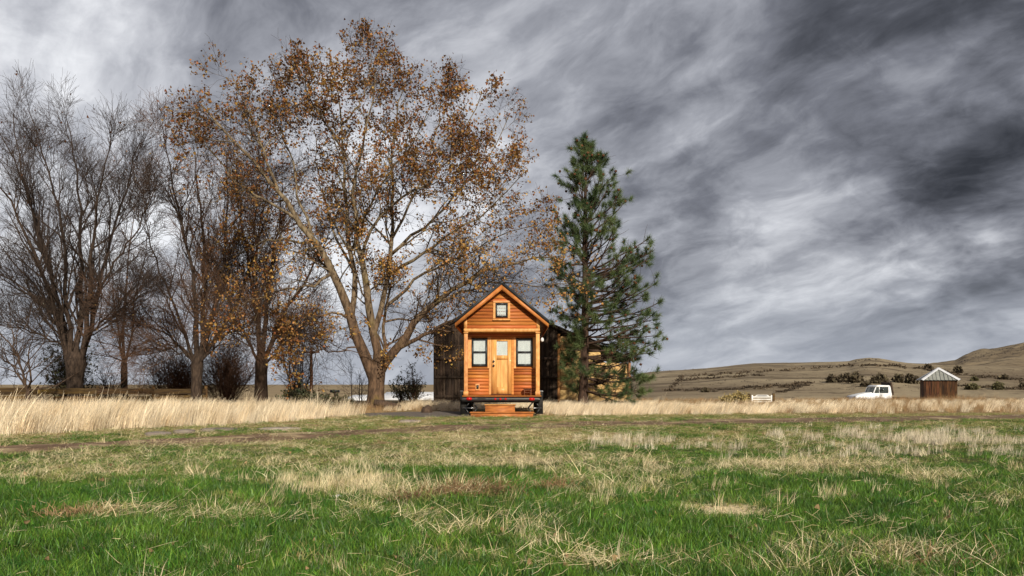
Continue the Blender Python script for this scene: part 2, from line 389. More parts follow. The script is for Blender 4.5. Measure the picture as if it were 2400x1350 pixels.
# ------------------------------------------------------------------ ground, track, gravel, hills
def sheet(name, xs, ys, zf, mat, kind='structure'):
    XX, YY = np.meshgrid(xs, ys); ZZ = zf(XX, YY)
    V = np.stack([XX, YY, ZZ], -1).reshape(-1, 3); nx, ny = len(xs), len(ys)
    i = (np.arange(ny-1)[:, None]*nx + np.arange(nx-1)[None]).ravel()
    m = MB(); m.add(V, np.stack([i, i+1, i+1+nx, i+nx], -1))
    return tag(m.build(name, mat, smooth=True), kind=kind)
def spaced(a, b, n, p):
    t = np.linspace(-1, 1, n); return (a+b)/2 + np.sign(t)*np.abs(t)**p*(b-a)/2
ys = np.concatenate([np.linspace(-30, 0, 12)[:-1], np.linspace(0, 30, 121)[:-1], np.linspace(30, 90, 61)[:-1], 90*(3600/90)**np.linspace(0, 1, 30)])
g0 = sheet('ground', spaced(-3500, 3500, 241, 4.2), ys, gz, M['ground'])

TRK = np.array([(-26, 3.5), (-12, 9.9), (-7.9, 12.2), (-5.3, 14.6), (-1.9, 18.0), (3.3, 20.9), (9.6, 22.9), (16, 25.0), (30, 28.5), (60, 36)])
def track_d(X, Y): return Y - np.interp(X, TRK[:, 0], TRK[:, 1])
def build_track():
    xs = np.linspace(-26, 58, 421); c = np.interp(xs, TRK[:, 0], TRK[:, 1])
    ker = np.ones(25)/25; c = np.convolve(np.pad(c, 12, mode='edge'), ker, mode='valid')
    hw0 = 1.25 + .7*(fbm(xs*.6, xs*0+1, 21, 4)-.5); hw1 = 1.25 + .8*(fbm(xs*.6, xs*0+9, 22, 4)-.5)
    rows = np.linspace(0, 1, 17); V = []
    for r in rows:
        y = c - hw0 + (hw0+hw1)*r
        rut = -.02*(np.exp(-((r-.27)/.11)**2) + np.exp(-((r-.73)/.11)**2))
        V.append(np.stack([xs, y, gz(xs, y) + .028 + rut - .02*(abs(r-.5)*2)**6], -1))
    V = np.array(V); nx = len(xs); i = (np.arange(16)[:, None]*nx + np.arange(nx-1)[None]).ravel()
    m = MB(); m.add(V.reshape(-1, 3), np.stack([i, i+1, i+1+nx, i+nx], -1))
    tag(m.build('dirt_track', M['dirt'], smooth=True), kind='structure')
build_track()
def build_pad():
    an = np.linspace(0, 2*np.pi, 60, endpoint=False); rr = 1 + .25*(fbm(np.cos(an)*2+5, np.sin(an)*2+5, 31, 3)-.5)
    V = [(-2.6, 27.0, gz(-2.6, 27.0)+.03)]
    for k in (.4, .75, 1.0):
        x = -2.6 + 2.5*rr*np.cos(an)*k; y = 27.0 + 2.4*rr*np.sin(an)*k
        V += list(zip(x, y, gz(x, y) + (.03 if k < 1 else .004)))
    m = MB(); n = 60; f = [(0, 1+i, 1+(i+1) % n) for i in range(n)]
    m.add(V, f)
    q = [(1+r*n+i, 1+(r+1)*n+i, 1+(r+1)*n+(i+1) % n, 1+r*n+(i+1) % n) for r in range(2) for i in range(n)]
    m.f.append(np.array(q)); tag(m.build('gravel_pad', M['gravel'], smooth=True), kind='structure')
build_pad()

def hill(name, mat, us, uy, Y0, Y1, back, n=(260, 90), rough=1.0, seed=40, z0=-2.4, rocks=False):
    ux = np.linspace(us[0], us[1], n[0]); t = np.linspace(0, 1.0 + back, n[1])
    U, T = np.meshgrid(ux, t)
    crest = CZ + (HY - np.interp(ux*F + CX, [p[0] for p in uy], [p[1] for p in uy]))/F*Y1
    Y = Y0 + (Y1-Y0)*T; X = U*Y
    prof = np.where(T < 1, (1-(1-np.clip(T, 0, 1))**1.7)*.72 + .28*sstep(0, 1, T), 1 - .35*((T-1)/back)**2)
    edge = sstep(us[0], us[0]+.06, U)
    Z = z0 + (crest[None]-z0)*prof*edge
    Z = Z + rough*(fbm(X*.03, Y*.03, seed, 5)-.5)*sstep(.05, .3, T)*(1-sstep(.85, 1.0, T)*.6)
    V = np.stack([X, Y, Z], -1).reshape(-1, 3); nx = n[0]
    i = (np.arange(n[1]-1)[:, None]*nx + np.arange(nx-1)[None]).ravel()
    m = MB(); m.add(V, np.stack([i, i+1, i+1+nx, i+nx], -1))
    return tag(m.build(name, mat, smooth=True), kind='structure'), (X, Y, Z)
RIDGE = [(1200, 893), (1480, 878), (1540, 871), (1600, 867), (1650, 864), (1765, 855), (1850, 855), (1930, 853), (1990, 849), (2005, 844), (2035, 840), (2060, 841), (2130, 851), (2210, 856), (2300, 858), (2400, 862), (2700, 866), (3300, 870)]
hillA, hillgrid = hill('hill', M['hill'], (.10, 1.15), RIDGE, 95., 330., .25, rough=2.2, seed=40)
RIDGE2 = [(1900, 870), (2130, 860), (2200, 853), (2240, 846), (2262, 835), (2300, 824), (2340, 818), (2400, 806), (2500, 792), (2700, 800), (3300, 830)]
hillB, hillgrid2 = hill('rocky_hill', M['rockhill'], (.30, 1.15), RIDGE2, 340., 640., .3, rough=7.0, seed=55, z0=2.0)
def hz(x, y, grid=None):                                 # point of the near hill seen at a pixel
    X, Y, Z = grid if grid is not None else hillgrid
    px = CX + F*X/Y; py = HY - F*(Z-CZ)/Y
    T = (px-x)**2 + ((py-y)*1.0)**2; k = np.unravel_index(np.argmin(T), T.shape)
    return np.array([X[k], Y[k], Z[k]])

# ------------------------------------------------------------------ the small house on its trailer
HX, HYD = -0.316, 25.3
def hx(x, dy=0.0): return (x - CX)/F*(HYD+dy) - HX
def hzz(y, dy=0.0): return CZ + (HY - y)/F*(HYD+dy)
house = thing('tiny_house', 'small orange cedar-sided house with steep gable roof standing on a black trailer', 'house', (HX, HYD, 0))
RD = .40                                                  # depth of the porch recess
def siding(x0, x1, z0, z1, y, n, slope=None):
    dz = (z1-z0)/n
    for i in range(n):
        a, b = z0+i*dz, z0+(i+1)*dz - .004
        def w(z): return (x0, x1) if slope is None else (max(x0, -(slope[0]-z)/slope[1]), min(x1, (slope[0]-z)/slope[1]))
        la, lb = w(a), w(b)
        if la[1]-la[0] < .05: continue
        if lb[1] < lb[0]: lb = (0, 0)
        m = MB()
        V = [(la[0], y-.026, a), (la[1], y-.026, a), (lb[1], y-.008, b), (lb[0], y-.008, b), (la[0], y+.004, a), (la[1], y+.004, a), (lb[1], y+.004, b), (lb[0], y+.004, b)]
        m.add(V, [(0, 1, 2, 3), (5, 4, 7, 6), (4, 5, 1, 0), (3, 2, 6, 7), (4, 0, 3, 7), (1, 5, 6, 2)])
        m.build('siding_board', M['cedar'], house)
BX = 1.17                                                 # half the body's width
zdeck, zbeam0, zbeam1 = hzz(927), hzz(778), hzz(770)
zpk, zev, xev = 4.16, 2.96, 1.455
sl = (zpk-zev)/xev
# shell
m = MB(); m.box(-BX+.01, -BX+.05, RD+.02, 5.6, zdeck, zpk-.14-sl*BX); m.build('side_wall', M['cedar'], house)
m = MB(); m.box(BX-.05, BX-.01, RD+.02, 5.6, zdeck, zpk-.14-sl*BX); m.build('side_wall', M['cedar'], house)
m = MB(); m.prism_y([(-BX+.05, zdeck), (BX-.05, zdeck), (BX-.05, zpk-.12-sl*BX), (0, zpk-.2), (-BX+.05, zpk-.12-sl*BX)], 5.55, 5.6); m.build('back_wall', M['cedar'], house)
m = MB(); m.box(-BX+.05, BX-.05, RD, RD+.05, zdeck, zbeam1); m.build('front_wall', M['cedar'], house)
# gable with lapped boards
gz0 = zbeam1
pts = [(-BX+.02, gz0), (BX-.02, gz0), (BX-.02, zpk-.20-sl*BX), (0, zpk-.22), (-BX+.02, zpk-.20-sl*BX)]
m = MB(); m.prism_y(pts, .004, .05); m.build('gable_wall', M['cedar'], house)
siding(-BX+.085, BX-.085, gz0+.004, gz0+.104*13, 0.0, 13, (zpk-.2, sl))
cube('porch_ceiling', M['cedar'], -BX+.03, BX-.03, .055, RD, zbeam0+.02, zbeam0+.05, house)
for s in (-1, 1):
    m = MB(); xo, xi = s*(BX+.012), s*(BX-.085); t0, t1 = zpk-.19-sl*abs(xo), zpk-.19-sl*abs(xi)
    poly = [(min(xo, xi), gz0), (max(xo, xi), gz0), (max(xo, xi), t1 if s < 0 else t0), (min(xo, xi), t0 if s < 0 else t1)]
    m.prism_y(poly, -.034, .05); m.build('corner_board', M['trim'], house)
cube('porch_beam', M['trim'], -BX-.014, BX+.014, -.05, .06, zbeam0, zbeam1-.002, house)
for s in (-1, 1):
    cx = s*(BX-.05)
    cube('porch_post', M['trim'], cx-.058, cx+.058, -.045, .071, zdeck+.13, zbeam0-.052, house)
    cube('post_capital', M['trim'], cx-.072, cx+.072, -.058, .084, zbeam0-.05, zbeam0-.001, house)
    cube('post_base', M['trim'], cx-.075, cx+.075, -.062, .088, zdeck+.002, zdeck+.13, house)
# porch wall boards: under each window, and a strip above door and windows
xl0, xl1 = -BX+.05, hx(1147, RD); xr0, xr1 = hx(1204, RD), BX-.05
zs = hzz(863, RD)
siding(xl0, xl1, zdeck+.01, zs, RD, 8); siding(xr0, xr1, zdeck+.01, zs, RD, 8)
siding(xl0, xr1, hzz(789, RD), hzz(789, RD)+.2, RD, 2)
# door
def door():
    x0, x1, z0, z1 = hx(1151.5, RD), hx(1198.5, RD), hzz(923, RD), hzz(794, RD)
    y0 = RD-.03
    gx0, gx1, gb, gt = hx(1164, RD), hx(1189.5, RD), hzz(833, RD), hzz(800, RD)
    px0, px1, pb, pt = hx(1163, RD), hx(1188.5, RD), hzz(907, RD), hzz(843, RD)
    m = MB(); y1 = RD-.002
    m.box(x0, gx0, y0, y1, z0, z1); m.box(gx1, x1, y0, y1, z0, z1)
    m.box(gx0, gx1, y0+.001, y1, gt, z1); m.box(gx0, gx1, y0+.001, y1, pt, gb); m.box(gx0, gx1, y0+.001, y1, z0, pb)
    d = m.build('door', M['door'], house)
    w = (gx1-gx0)/3
    for i in range(3): cube('door_panel', M['door'], gx0+i*w+.003, gx0+(i+1)*w-.003, y0+.014, y1-.003, pb-.002, pt+.002, d)
    cube('door_pane', M['glass'], gx0, gx1, y0+.012, y0+.016, gb, gt, d)
    cube('door_backing', M['pane_backing'], gx0, gx1, y0+.020, y0+.024, gb, gt, d)  # white behind the door glass stands in for reflected cloud
    for (zz, nm) in ((hzz(847, RD), 'deadbolt'), (hzz(857, RD), 'door_knob')):
        m = MB(); c = np.array([[hx(1157, RD), y0+.004, zz], [hx(1157, RD), y0-.012, zz], [hx(1157, RD), y0-.014, zz], [hx(1157, RD), y0-.055, zz], [hx(1157, RD), y0-.07, zz]])
        m.tubes(c, np.array([.036, .036, .016, .03, .012]), 10, cap=True); o = m.build(nm, M['black'], d, smooth=True)
    cube('door_casing', M['trim'], x0-.075, x0-.004, RD-.035, RD, z0-.02, z1+.06, house)
    cube('door_casing', M['cedar'], x1+.004, x1+.075, RD-.035, RD, z0-.02, z1+.06, house)
    cube('door_casing', M['cedar'], x0-.002, x1+.002, RD-.034, RD, z1+.004, z1+.06, house)
    cube('threshold', M['darkwood'], x0, x1, RD-.06, RD, z0-.035, z0-.006, house)
door()
def window(x0, x1, z0, z1, y, double, fw):
    m = MB(); ya, yb = y-.05, y+.01
    m.box(x0, x0+fw, ya, yb, z0, z1); m.box(x1-fw, x1, ya, yb, z0, z1)
    m.box(x0+fw, x1-fw, ya+.001, yb, z0, z0+fw*1.15); m.box(x0+fw, x1-fw, ya+.001, yb, z1-fw*1.15, z1)
    zm = (z0+z1)/2
    if double: m.box(x0+fw, x1-fw, ya+.004, yb, zm-.03, zm+.03)
    w = m.build('window', M['black'], house)
    zz = [(z0+fw*1.15, zm-.03), (zm+.03, z1-fw*1.15)] if double else [(z0+fw*1.15, z1-fw*1.15)]
    for a, b in zz: cube('pane', M['glass'], x0+fw, x1-fw, y-.030, y-.026, a, b, w)
    m = MB(); n = 14; xs = np.linspace(x0+fw*.9, x1-fw*.9, n); yy = y-.012+.003*np.sin(np.arange(n)*2.1)
    V = [(x, q, z0+fw*.9) for x, q in zip(xs, yy)] + [(x, q, z1-fw*.9) for x, q in zip(xs, yy)]
    m.add(V, [(i, i+1, i+1+n, i+n) for i in range(n-1)]); m.build('pane_backing', M['pane_backing'], w, smooth=True)  # white backing gives the panes their reflected-cloud white
for (a, b) in ((1105.5, 1142.5), (1209.5, 1248.5)):
    x0, x1, z0, z1 = hx(a, RD), hx(b, RD), hzz(858.5, RD), hzz(792.5, RD)
    window(x0, x1, z0, z1, RD, True, .062)
    l0, l1 = (xl0, xl1) if a < 1200 else (xr0, xr1)
    cube('window_trim', M['trim'], l0+.003, x0-.004, RD-.03, RD, zs+.004, hzz(790, RD)-.004, house)
    cube('window_trim', M['trim'], x1+.004, l1-.003, RD-.03, RD, zs+.004, hzz(790, RD)-.004, house)
    cube('window_sill', M['cedar'], l0+.001, l1-.001, RD-.06, RD, zs-.02, zs+.003, house)
gx0, gx1, ga, gb = hx(1161.5), hx(1190), hzz(744), hzz(710.5)
window(gx0, gx1, ga, gb, -.012, False, .048)
cube('window_trim', M['trim'], gx0-.075, gx0-.003, -.045, .0, ga-.03, gb+.003, house)
cube('window_trim', M['trim'], gx1+.003, gx1+.075, -.045, .0, ga-.03, gb+.003, house)
cube('window_trim', M['trim'], gx0-.075, gx1+.075, -.047, .0, gb+.005, gb+.075, house)
cube('window_sill', M['trim'], gx0-.085, gx1+.085, -.075, .0, ga-.10, ga-.05, house)
cube('window_sill', M['cedar'], gx0-.075, gx1+.075, -.05, .0, ga-.048, ga-.032, house)
# wall socket
ob = cube('wall_socket', M['trim'], hx(1114.5, RD), hx(1124, RD), RD-.05, RD-.01, hzz(914.5, RD), hzz(899.5, RD), house)
m = MB(); m.box(hx(1117, RD), hx(1122, RD), RD-.075, RD-.051, hzz(911, RD), hzz(902.5, RD)); sk = m.build('socket_cover', M['black'], house)
# porch lamp on the right-hand wall
m = MB(); m.tubes(np.array([[BX+.0, .3, hzz(795)], [BX+.10, .3, hzz(795)]]), np.array([.022, .022]), 8, cap=True); lp = m.build('wall_lamp', M['steel'], house)
m = MB(); m.tubes(np.array([[BX+.10, .28, hzz(790)], [BX+.10, .28, hzz(793)], [BX+.10, .28, hzz(798)], [BX+.10, .28, hzz(800)]]), np.array([.02, .05, .05, .02]), 10, cap=True); m.build('lamp_shade', M['white'], lp, smooth=True)
# roof
th, rk = .075, .165
for s in (-1, 1):
    m = MB(); poly = [(0, zpk), (0, zpk-th), (s*xev, zev-th), (s*(xev+.015), zev+.0)]
    if s > 0: poly = poly
    else: poly = poly[::-1]
    m.prism_y(poly[::-1], -.27, 5.85); rf = m.build('roof', M['roofmetal'], house)
    for k in range(13):
        yy = -.25 + k*.5; mm = MB()
        mm.prism_y([(s*.02, zpk+.022-.02*sl), (s*.02, zpk-.004-.02*sl), (s*(xev), zev-.004), (s*(xev), zev+.022)][::(-1 if s > 0 else 1)], yy-.012, yy+.012); mm.build('roof_seam', M['roofmetal'], rf)
    m = MB(); poly = [(0, zpk-th-.003), (0, zpk-th-rk), (s*(xev-.005), zev-th-rk+.035), (s*(xev-.005), zev-th-.003)]
    m.prism_y(poly if s < 0 else poly[::-1], -.235, -.195); m.build('rake_board', M['rake'], house)
    m = MB(); poly = [(0, zpk-th-.006), (0, zpk-th-.04), (s*(xev-.01), zev-th-.04), (s*(xev-.01), zev-th-.006)]
    m.prism_y(poly if s < 0 else poly[::-1], -.19, 5.8); m.build('soffit', M['darkwood'], house)
    cube('fascia', M['rake'], min(s*(xev-.03), s*(xev-.007)), max(s*(xev-.03), s*(xev-.007)), -.19, 5.8, zev-th-.13, zev-th-.045, house)
m = MB(); m.prism_y([(-.09, zpk-.055), (.09, zpk-.055), (0, zpk+.03)], -.28, 5.86); m.build('ridge_cap', M['roofmetal'], house)
# deck and trailer
cube('porch_deck', M['cedar'], -BX-.06, BX+.06, -.10, RD, zdeck-.05, zdeck, house)
zt = zdeck-.052
cube('bumper_beam', M['steel'], hx(1082), hx(1265), -.09, .04, hzz(941), zt, house)
cube('chassis', M['steel'], -BX+.02, BX-.02, .06, 5.6, .42, zt-.002, house)
for s, xa, xb in ((-1, 1078, 1092), (1, 1259, 1273)):
    x0, x1 = hx(xa), hx(xb); zf = hzz(915)
    m = MB(); m.prism_x([(1.9, .35), (2.1, zf), (4.3, zf), (4.5, .35), (4.35, .35), (4.2, zf-.03), (2.2, zf-.03), (2.05, .35)], x0, x1); m.build('fender', M['steel'], house)
    m = MB(); m.box(x0, x1, .1, .16, .06, zf-.02); m.box(min(x0, x1)+.02, max(x0, x1)-.02, .16, 1.0, .3, .5); mf = m.build('mud_flap', M['rubber'], house)
    cube('flap_edge', M['chrome'], x0, x1, .085, .099, zf-.03, zf-.015, mf)
    for yy in (2.7, 3.7):
        cxw = s*(BX+.02)
        m = MB(); r = .34; t_ = np.array([[cxw-.1, yy, r], [cxw-.085, yy, r], [cxw+.085, yy, r], [cxw+.1, yy, r]]); m.tubes(t_, np.array([r*.86, r, r, r*.86]), 24, cap=True); wh = m.build('wheel', M['rubber'], house, smooth=False)
        m = MB(); m.tubes(np.array([[cxw+s*.09, yy, r], [cxw+s*.107, yy, r]]), np.array([r*.6, r*.5]), 18, cap=True); m.build('rim', M['chrome'], wh)
def disc(name, x, z, rx, rz, y, mat, parent):
    an = np.linspace(0, 2*np.pi, 16, endpoint=False)
    m = MB(); m.prism_y([(x+rx*math.copysign(abs(math.cos(a))**.7, math.cos(a)), z+rz*math.copysign(abs(math.sin(a))**.7, math.sin(a))) for a in an], y-.012, y); return m.build(name, mat, parent)
for x, z in ((1100, 934.5), (1246.5, 935.3)): disc('tail_light', hx(x), hzz(z), .088, .042, -.092, M['red'], house)
for i, x in enumerate((1161, 1173, 1185)): disc('marker_light', hx(x), hzz(935), .032, .030, -.092, M['red'], house)
stk = cube('trailer_sticker', M['steel'], hx(1119), hx(1138.5), -.094, -.0915, hzz(937.2), hzz(932.5), house)
m = MB(); m.prism_y([(hx(1120.5), hzz(936)), (hx(1127), hzz(936)), (hx(1129.5), hzz(933)), (hx(1125), hzz(933)), (hx(1123), hzz(934.5)), (hx(1120.5), hzz(934.5))], -.0975, -.0945); m.build('sticker_emblem', M['white'], stk)
for i in range(5):
    for (za, zb) in ((935.0, 933.0), (936.4, 935.7)):
        m = MB(); m.box(hx(1130.2+i*1.65), hx(1131.4+i*1.65), -.0965, -.0945, hzz(za), hzz(zb)); m.build('sticker_print', M['white'], stk)
# scissor jacks at the two corners
for s, xc in ((-1, 1104), (1, 1252)):
    m = MB(); x = hx(xc); yj = .06
    top, bot, zm, w = hzz(941)-.005, .015, .25, .19
    def bar(a, b, r=.018, mb=None): mb.tubes(np.array([[a[0], yj, a[1]], [b[0], yj, b[1]]]), np.array([r, r]), 6, cap=True)
    for q in (-1, 1):
        bar((x+q*.03, top), (x+q*w, zm), .022, m); bar((x+q*w, zm), (x+q*.03, bot), .022, m)
    m.box(x-.09, x+.09, yj-.05, yj+.05, -.005, .02); j = m.build('corner_jack', M['steel'], house)
    m = MB(); m.tubes(np.array([[x-w-.09, yj-.02, zm], [x+w+.05, yj-.02, zm]]), np.array([.010, .010]), 6, cap=True); m.build('jack_screw', M['chrome'], j)
# the two loose timber steps and the stool
def step(name, label, x0, x1, y0, y1, zt, n):
    s = thing(name, label, 'step', ((x0+x1)/2+HX, y0+HYD, 0))
    w = (x1-x0)/2; d = y1-y0
    m = MB(); m.box(-w+.03, w-.03, .02, .055, -.03, zt-.036); m.build('riser', M['step'], s)
    for q in (-1, 1): m = MB(); m.box(q*(w-.065)-.018, q*(w-.065)+.018, .057, d-.02, -.03, zt-.036); m.build('side_panel', M['step'], s)
    b = d/n
    for i in range(n): cube('tread_board', M['trim'] if n == 2 and i == 0 else M['step'], -w, w, i*b+.003, (i+1)*b-.003, zt-.033, zt, s)
sy = 24.55
step('wooden_step', 'wide low orange timber step on the grass, lower of the two', hx(1101, -.75), hx(1252, -.75), -.78, -.12, .145, 4)
def up():
    x0, x1 = hx(1135, -.5), hx(1209, -.5)
    step('wooden_step', 'narrow upper timber step set on the wide step below the door', x0, x1, -.52, -.14, .375, 2)
up()
st = thing('stool', 'small dark brown wooden stool on the porch right of the door', 'stool', (HX+hx(1236.5, .2), HYD+.2, zdeck))
w = .13; cube('seat', M['darkwood'], -w, w, -.09, .09, .19, .225, st)
for a in (-1, 1):
    for b in (-1, 1): cube('leg', M['darkwood'], a*.10-.014, a*.10+.014, b*.065-.014, b*.065+.014, 0, .19, st, None)
cube('stretcher', M['darkwood'], -.09, .09, -.01, .01, .08, .10, st); cube('apron', M['darkwood'], -.09, .09, -.07, -.055, .15, .189, st)

# ------------------------------------------------------------------ barn with open bay and hay
BY = 44.0
def bp(x, y, dY=0.0): p = P(x, y, BY+dY); return p[0], p[2]
barn = thing('barn', 'dark weathered plank pole barn with open hay bay behind the house', 'barn', (0, BY, 0))
xL, zL = bp(1016, 779); xR, _ = bp(1308, 779); xE, zE = bp(1478, 842); xK, zK = bp(1152, 700)
def roofz(x): return zK + (x-xK)*((zE-zK)/(xE-xK)) if x > xK else zL + (x-xL)*((zK-zL)/(xK-xL))
npk = 42; pw = (xR-xL)/npk
for i in range(npk):
    x = xL + i*pw; zt_ = min(roofz(x), roofz(x+pw)); dy = random.uniform(0, .03)
    m = MB(); m.box(0, 0, 0, 0, 0, 0); 
    cube('plank', M['barn'], x+random.uniform(.002, .016), x+pw-random.uniform(.002, .018), -dy-.03, .0, random.uniform(-.05, .12), zt_-.02, barn)
for y in (840, 884, 929): 
    _, z = bp(1100, y); cube('girt', M['barn'], xL+.03, xR-.04, -.12, -.064, z-.07, z+.05, barn)
cube('post', M['barnpost'], xR-.03, xR+.10, -.08, .12, -.2, roofz(xR)-.35, barn)
m = MB(); m.box(xE-.11, xE-.0, -.05, .1, -.2, zE-.05); m.build('post', M['pole'], barn)
m = MB(); m.box(xL+.02, xR, .12, .16, -.1, zL-.1); m.build('inner_lining', M['barn'], barn)
# back and side walls, roof
m = MB(); m.box(xL+.01, xL+.06, .17, 9., -.1, zL-.05); m.build('side_wall', M['barn'], barn)
m = MB(); m.prism_y([(xL+.06, -.1), (xE-.02, -.1), (xE-.02, zE-.08), (xK, zK-.08), (xL+.06, zL-.08)], 8.95, 9.0); m.build('back_wall', M['barn'], barn)
for (a, b) in (((xL-.12, zL-.05), (xK, zK+.02)), ((xK, zK+.02), (xE+.12, zE-.03))):
    m = MB(); m.prism_y([a, b, (b[0], b[1]+.06), (a[0], a[1]+.06)], -.25, 9.2); m.build('roof', M['barnroof'], barn)
    m = MB(); m.prism_y([(a[0], a[1]-.14), (b[0], b[1]-.14), (b[0], b[1]-.005), (a[0], a[1]-.005)], -.2, -.13); m.build('rake_board', M['barn'], barn)
# hay bales
def bale_mesh(seed):
    r = np.random.default_rng(seed); n = 7
    g = np.linspace(-.5, .5, n); m = MB()
    for ax in range(3):
        for sg in (-1, 1):
            A, B = np.meshgrid(g, g); V = np.zeros((n*n, 3)); o = [k for k in range(3) if k != ax]
            V[:, o[0]] = A.ravel(); V[:, o[1]] = B.ravel(); V[:, ax] = .5*sg
            rr = np.linalg.norm(np.abs(V)**6, axis=1)**(1/6); V2 = V/np.maximum(rr, .4)[:, None]*.52
            V2 += .035*np.stack([fbm(V[:, 0]*5+seed, V[:, 1]*5+V[:, 2]*7, 3+q, 2)-.5 for q in range(3)], -1)*2
            i = (np.arange(n-1)[:, None]*n+np.arange(n-1)[None]).ravel(); f = np.stack([i, i+1, i+1+n, i+n], -1)
            m.add(V2, f if (sg > 0) ^ (ax == 1) else f[:, ::-1])
    return m.mesh('hay_bale', M['hay'], True)
bales = [bale_mesh(s) for s in range(3)]
bw, bh = .80, .72; ncol = int((xE-xR-.35)/bw)
for c in range(ncol+1):
    x = xR + .12 + bw*(c+.5)*((xE-xR-.2)/(bw*(ncol+1)))
    top = roofz(x) - .45; 
    for r_ in range(int(top/bh)+1):
        h = bh
        if (r_+1)*h > top+.3: continue
        yy = BY + 1.15 + random.uniform(-.10, .10) + c*.0
        b = link('hay_bale', bales[random.randrange(3)], None, (x+random.uniform(-.03, .03), yy, r_*h+h/2-.02), (random.uniform(-.03, .03), random.uniform(-.03, .03), random.uniform(-.06, .06)), (bw*.99, 1.9, h*1.0))
        od = ('first', 'second', 'third', 'fourth', 'fifth', 'sixth', 'seventh', 'eighth')
        tag(b, 'golden hay bale in the barn bay, %s column from the planks, %s from the ground' % (od[c], od[r_]), 'hay bale', 'hay bales stacked in the barn bay')

# ------------------------------------------------------------------ plank fence on the left
def fence():
    f = thing('plank_fence', 'dark horizontal plank fence behind the tall dry grass under the bare trees', 'fence', (0, 31, 0))
    A = np.array([-22.5, 30.0]); B = np.array([-13.4, 35.5]); n = 5
    C = np.array([-24.0, 29.5])
    for i in range(n):
        a = A+(B-A)*i/n; b = A+(B-A)*(i+1)/n; ang = math.atan2(b[1]-a[1], b[0]-a[0]); L = np.linalg.norm(b-a)
        mid = (a+b)/2
        for k, z in enumerate((.10, .38, .69)):
            o = cube('rail', M['fence'], -L/2+.01, L/2-.01, -.018, .018, -.115, .115, f, (0, 0, ang)); o.location = (mid[0], mid[1]-31+.0, z+random.uniform(-.02, .02))
    for i in range(n+1):
        a = A+(B-A)*i/n
        o = cube('post', M['fence'], -.06, .06, -.06, .06, -.5, .5, f, (0, 0, math.atan2(5.5, 9.1))); o.location = (a[0]-.04, a[1]-31+.09, .42)
    # gate-like closed boards at the very left
    f2 = thing('plank_fence', 'solid yellow-brown board fence at the left edge behind the leaning stems', 'fence', (-19.6, 28.6, 0))
    for i in range(3):
        cube('rail', M['fence'], -3.2, 2.6, -.02+.05*i*.0, .02, .06+i*.28, .31+i*.28, f2)
    for x in (-2.6, 0, 2.5): cube('post', M['fence'], x-.06, x+.06, .024, .13, -.2, .92, f2)
fence()

# ------------------------------------------------------------------ trees
def resample(pts, n):
    pts = np.asarray(pts, float); d = np.r_[0, np.cumsum(np.linalg.norm(np.diff(pts, axis=0), axis=1))]
    t = np.linspace(0, d[-1], n); q = np.stack([np.interp(t, d, pts[:, k]) for k in range(3)], -1)
    s = q.copy(); s[1:-1] = .25*q[:-2]+.5*q[1:-1]+.25*q[2:]
    return s
def limb(pix, Y0, off, n=14, jit=.05, off0=0.0):
    L = np.array([0]+list(np.cumsum([math.hypot(pix[i+1][0]-pix[i][0], pix[i+1][1]-pix[i][1]) for i in range(len(pix)-1)])), float); L /= L[-1]
    p = np.array([P(x, y, Y0+off0+off*l) for (x, y), l in zip(pix, L)])
    p = resample(p, n); p[1:] += rng.normal(0, jit, (n-1, 3)); return p
def spawn(par, rad, per, n, ang, length, r, tr=(.2, 1.), wander=.12, trop=(0, 0, .06), shrink=.5, droop=0.0, rmax=.6, tpow=1.0):
    M_, k, _ = par.shape
    idx = np.repeat(np.arange(M_), per); N = len(idx)
    t = tr[0] + (tr[1]-tr[0])*rng.random(N)**tpow
    f = t*(k-1); i = np.minimum(f.astype(int), k-2); w = (f-i)[:, None]
    base = par[idx, i]*(1-w)+par[idx, i+1]*w; r0 = rad[idx, i]*(1-w[:, 0])+rad[idx, i+1]*w[:, 0]
    tan = par[idx, i+1]-par[idx, i]; tan /= np.linalg.norm(tan, axis=1, keepdims=True)+1e-9
    rv = rng.normal(size=(N, 3)); per_ = rv-(rv*tan).sum(1, keepdims=True)*tan; per_ /= np.linalg.norm(per_, axis=1, keepdims=True)+1e-9
    a = rng.uniform(R(ang[0]), R(ang[1]), N)[:, None]
    d = tan*np.cos(a)+per_*np.sin(a)
    L = rng.uniform(length[0], length[1], N)*(1-shrink*t)
    pts = np.zeros((N, n, 3)); pts[:, 0] = base; tv = np.array(trop)
    for s in range(1, n):
        d = d+rng.normal(0, wander, (N, 3))+tv; d /= np.linalg.norm(d, axis=1, keepdims=True)
        pts[:, s] = pts[:, s-1]+d*(L/(n-1))[:, None]
    rs = np.minimum(r0*rmax, r*(.7+.6*rng.random(N))); rr = rs[:, None]*np.linspace(1, .35, n)[None]
    rr = np.maximum(rr, .0042)
    return pts, rr
LEAF = np.array([(0, 0, 0), (.28, .22, .06), (.50, .05, .10), (.30, .62, .05), (0, 1.0, -.06), (-.30, .62, .05), (-.50, .05, .10), (-.28, .22, .06)])
LEAFF = np.array([(0, 1, 2), (0, 2, 3), (0, 3, 4), (0, 4, 5), (0, 5, 6), (0, 6, 7)])
LEAF4 = np.array([(0, 0, 0), (.38, .45, .10), (0, 1., -.05), (-.38, .45, .10)]); LEAF4F = np.array([(0, 1, 2), (0, 2, 3)])
def randrot(N, r=None):
    r = r or rng; q = r.normal(size=(N, 4)); q /= np.linalg.norm(q, axis=1, keepdims=True); w, x, y, z = q.T
    return np.stack([1-2*(y*y+z*z), 2*(x*y-z*w), 2*(x*z+y*w), 2*(x*y+z*w), 1-2*(x*x+z*z), 2*(y*z-x*w), 2*(x*z-y*w), 2*(y*z+x*w), 1-2*(x*x+y*y)], -1).reshape(N, 3, 3)
